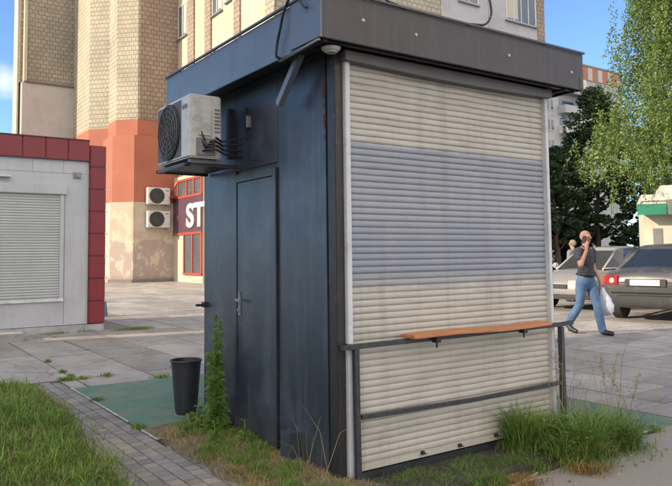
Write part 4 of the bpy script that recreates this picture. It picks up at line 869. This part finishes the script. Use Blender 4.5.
# dry strip beside the kiosk
dcs = [(R1.uniform(-.47,-.02), R1.uniform(-1.1,1.66), .05, .02) for _ in range(190)]
tag(grassmesh('dry_grass', blades(19000, clump_s(dcs, 0), .055, .0018, 1.7, R1), gd), 'dry yellow grass on the soil beside the navy kiosk', 'grass', kind='stuff')
dcs2 = [(R1.uniform(-.42,-.03), R1.uniform(-.9,1.8), R1.uniform(.02,.07), .02) for _ in range(44)]
tag(grassmesh('side_grass', blades(10000, clump_s(dcs2, 0), .075, .0022, 1.1, R1), gw), 'green grass along the foot of the navy side wall', 'grass', kind='stuff')
# long stalks against the side wall
dcs3 = [(-.12, .40, .03, .02), (-.14, .05, .04, .0), (-.10, .22, .03, .0), (-.2, -.25, .05, 0.)]
tag(grassmesh('tall_stalks', blades(16, clump_s(dcs3, 0), .55, .0016, .9, R1), leafmat('stalk', (.26,.25,.12), (.2,.2,.09), .3)), 'thin tall dry stalks in front of the navy side wall', 'grass', kind='stuff')
# front bed: low at the left, a big tuft at the right corner
fcs = [(R1.uniform(.1,1.3), R1.uniform(-.5,-.06), .05, -.06) for _ in range(30)]
tag(grassmesh('front_grass', blades(9000, clump_s(fcs, 0), .075, .0022, 1.1, R1), gw), 'short grass and weeds along the foot of the roller shutter', 'grass', kind='stuff')
fc2 = [(R1.uniform(1.5,2.22), R1.uniform(-.60,-.10), R1.uniform(.05,.09), -.03) for _ in range(26)]
tuft = thing('weed_clump', K(2.0, -.3, 0), A, 'big bright green clump of tall grass at the right corner of the navy kiosk', 'weeds')
for q in range(26):
    c = fc2[q]; hh = (.30 if q % 3 == 0 else .17)*R1.uniform(.8, 1.25)
    b_ = blades(int(R1.uniform(90, 330)), clump_s([(c[0]-2.0, c[1]+.3, R1.uniform(.02,.06), c[3])], 0), hh, R1.uniform(.002,.0055), R1.uniform(1.0,1.9), R1)
    grassmesh('blade', b_, gw if q % 13 != 7 else gd, tuft)['kind'] = 'stuff'
grassmesh('undergrowth', blades(5000, clump_s([(c[0]-2.0, c[1]+.3, .10, c[3]) for c in fc2], 0), .09, .003, 1.4, R1), gw, tuft)['kind'] = 'stuff'
b_ = blades(60, clump_s([(.1,.15,.15,0),(.45,.1,.12,0)], 0), .75, .0022, .7, R1); grassmesh('stalk', b_, gd, tuft)['kind'] = 'stuff'
b_ = blades(1500, clump_s([(-1.0,-.22,.07,-.07),(-.45,-.36,.06,-.05)], 0), .07, .0025, 1.4, R1); grassmesh('straw', b_, leafmat('straw', (.42,.27,.10), (.3,.2,.09), .3), tuft)['kind'] = 'stuff'
nl = 1500; cs_ = R1.uniform((-.45,-.32,.03), (.22,.2,.20), (60, 3)); pk = cs_[R1.integers(0, 60, nl)]+R1.normal(0, .035, (nl, 3)); ang = R1.uniform(0, 6.283, nl)
U_ = np.stack([np.cos(ang), np.sin(ang), R1.uniform(-.3, .7, nl)], 1)*R1.uniform(.015, .035, (nl, 1)); V_ = np.stack([-np.sin(ang), np.cos(ang), R1.uniform(-.4, .4, nl)], 1)*R1.uniform(.005, .010, (nl, 1))
quadmesh('leaf', pk, U_, V_, leafmat('weed_bright', (.20,.34,.07), (.13,.25,.05), .4), tuft)['kind'] = 'stuff'
def seedhead(parent, base, h, lean, M, n=60):
    a = R1.uniform(0, 6.28); top = np.array(base)+np.array([math.cos(a)*lean, math.sin(a)*lean, h]); b0 = np.array(base)
    tt = R1.uniform(.62, 1.0, n)[:, None]; P_ = b0+(top-b0)*tt+R1.normal(0, .014, (n, 3)); U = R1.normal(0, 1, (n, 3)); U /= np.linalg.norm(U, axis=1, keepdims=True)
    V = np.cross(U, R1.normal(0, 1, (n, 3))); V /= np.linalg.norm(V, axis=1, keepdims=True)
    quadmesh('seed_head', P_, U*.011, V*.004, M, parent)['kind'] = 'stuff'; MB().tube([tuple(b0), tuple(b0+(top-b0)*.5+np.array([0, 0, .03])), tuple(top)], .0022, 4).build('stem', M, parent)
for u, v, h, l in ((.35,.0,.62,.2),(.5,.15,.55,.25),(.15,.2,.72,.12),(.6,-.05,.45,.2),(-.1,.1,.66,.1),(.3,-.15,.5,.22)): seedhead(tuft, (u, v, 0), h, l, gd)
# tall leafy weed at the back corner and low weeds at its foot
def leafy(name, loc, h, label, M, nleaf=220, L=.11, stems=1, spread=.04):
    t = thing(name, loc, A, label, 'plant'); R = R1; vs, fs = [], []; st_ = MB()
    for s_ in range(stems):
        ox, oy = R.normal(0, spread, 2); lx, ly = R.normal(0, .05*h, 2); hh_ = h*(1 if s_ == 0 else R.uniform(.35, .75))
        st_.tube([(ox, oy, 0), (ox+lx*.4, oy+ly*.4, hh_*.5), (ox+lx, oy+ly, hh_)], [.006,.005,.002], 6)
        for k in range(nleaf//stems):
            f = (k+1)/(nleaf//stems); z = hh_*f; a = k*2.4+R.normal(0, .3); l = L*(1.05-.6*f)*R.uniform(.7, 1.2); w = l*.085
            b = Vector((ox+lx*f, oy+ly*f, z)); d = Vector((math.cos(a), math.sin(a), 0)); p = Vector((-d.y, d.x, 0)); dr_ = R.uniform(-.5, .55)
            m1 = b+d*l*.5+Vector((0, 0, l*.35)); e_ = b+d*l+Vector((0, 0, l*dr_)); o = len(vs)
            vs += [b, m1+p*w, e_, m1-p*w]; fs += [(o, o+1, o+2), (o, o+2, o+3)]
    mb = MB(); mb.add(vs, fs); mb.build('foliage', M, t); st_.build('stem', M, t, smooth=True); return t
leafy('tall_weed', K(-.15, 1.43, 0), .92, 'tall upright leafy green weed at the back left corner of the navy kiosk', leafmat('weed_leaf', (.19,.32,.09), (.13,.24,.06), .3), 720, .10, 4, .03)
for i, (u, v, h, lab) in enumerate(((-.18,1.68,.22,'low leafy weed between the litter bin and the tall weed'), (-.30,1.55,.16,'small leafy weed on the edge of the green mat by the litter bin'), (-.08,1.05,.20,'bushy low weed just in front of the tall weed by the side wall'), (-.22,1.2,.20,'small broad weed at the foot of the tall weed'))):
    leafy('low_weed', K(u, v, 0), h, lab, gw, 70, .10, 4, .05)
# weeds in the joints
jc = [(-.35+R1.normal(0,.02), v_, .02, 0) for v_ in (4.9,5.3,6.3)]+[(R1.uniform(-.6,.1), 4.72+R1.normal(0,.02), .035, 0) for _ in range(5)]+[(R1.uniform(.4,1.3), 9.9, .10, 0) for _ in range(3)]+[(1.6+R1.uniform(0,.6), 9.7, .10, 0) for _ in range(8)]+[(.45,4.2,.05,0),(.9,4.75,.05,0),(-.5,3.35,.03,0),(-.52,2.05,.03,0),(2.65,-.47,.03,0)]
tag(grassmesh('joint_weeds', blades(3500, clump_s(jc, 0), .05, .0028, 1.2, R1), gw), 'small weeds growing in the joints of the paving', 'grass', kind='stuff')
# dry branch lying in front of the shutter
dbr = MB().tube([(.55,-.62,-.06),(.8,-.58,-.055),(1.0,-.57,-.045),(1.2,-.53,-.03)], [.012,.014,.011,.006], 7).tube([(1.0,-.57,-.045),(1.12,-.60,-.03),(1.2,-.62,-.03)], [.007,.005,.003], 6).build('branch', mat('dry_wood', (.36,.29,.2), (.28,.22,.15), scale=20, rough=.9), loc=ORI, rz=A)
tag(dbr, 'dry pale branch lying on the ground in front of the roller shutter', 'branch')

pbm = MB()
for k in range(160):
    u = random.uniform(-.45, -.03) if k % 2 else random.uniform(.1, 2.3); v = random.uniform(-.9, 1.7) if k % 2 else random.uniform(-.9, -.45)
    z = .035 if k % 2 else az(u, v)+.004; q = random.uniform(.005, .014)
    pbm.add([(u+q*math.cos(a_)*random.uniform(.7,1.2), v+q*math.sin(a_)*random.uniform(.7,1.2), z+dz) for dz in (-.006, q*.35) for a_ in (0,1.3,2.5,3.8,5.1)], [(0,1,2,3,4),(5,6,7,8,9)]+[(i, (i+1) % 5, 5+(i+1) % 5, 5+i) for i in range(5)])
tag(pbm.build('pebbles', mat('pebble', (.34,.31,.28), (.22,.2,.18), scale=20, rough=.9, island=.4), loc=ORI, rz=A), 'small loose stones on the soil around the navy kiosk', 'pebbles', kind='stuff')
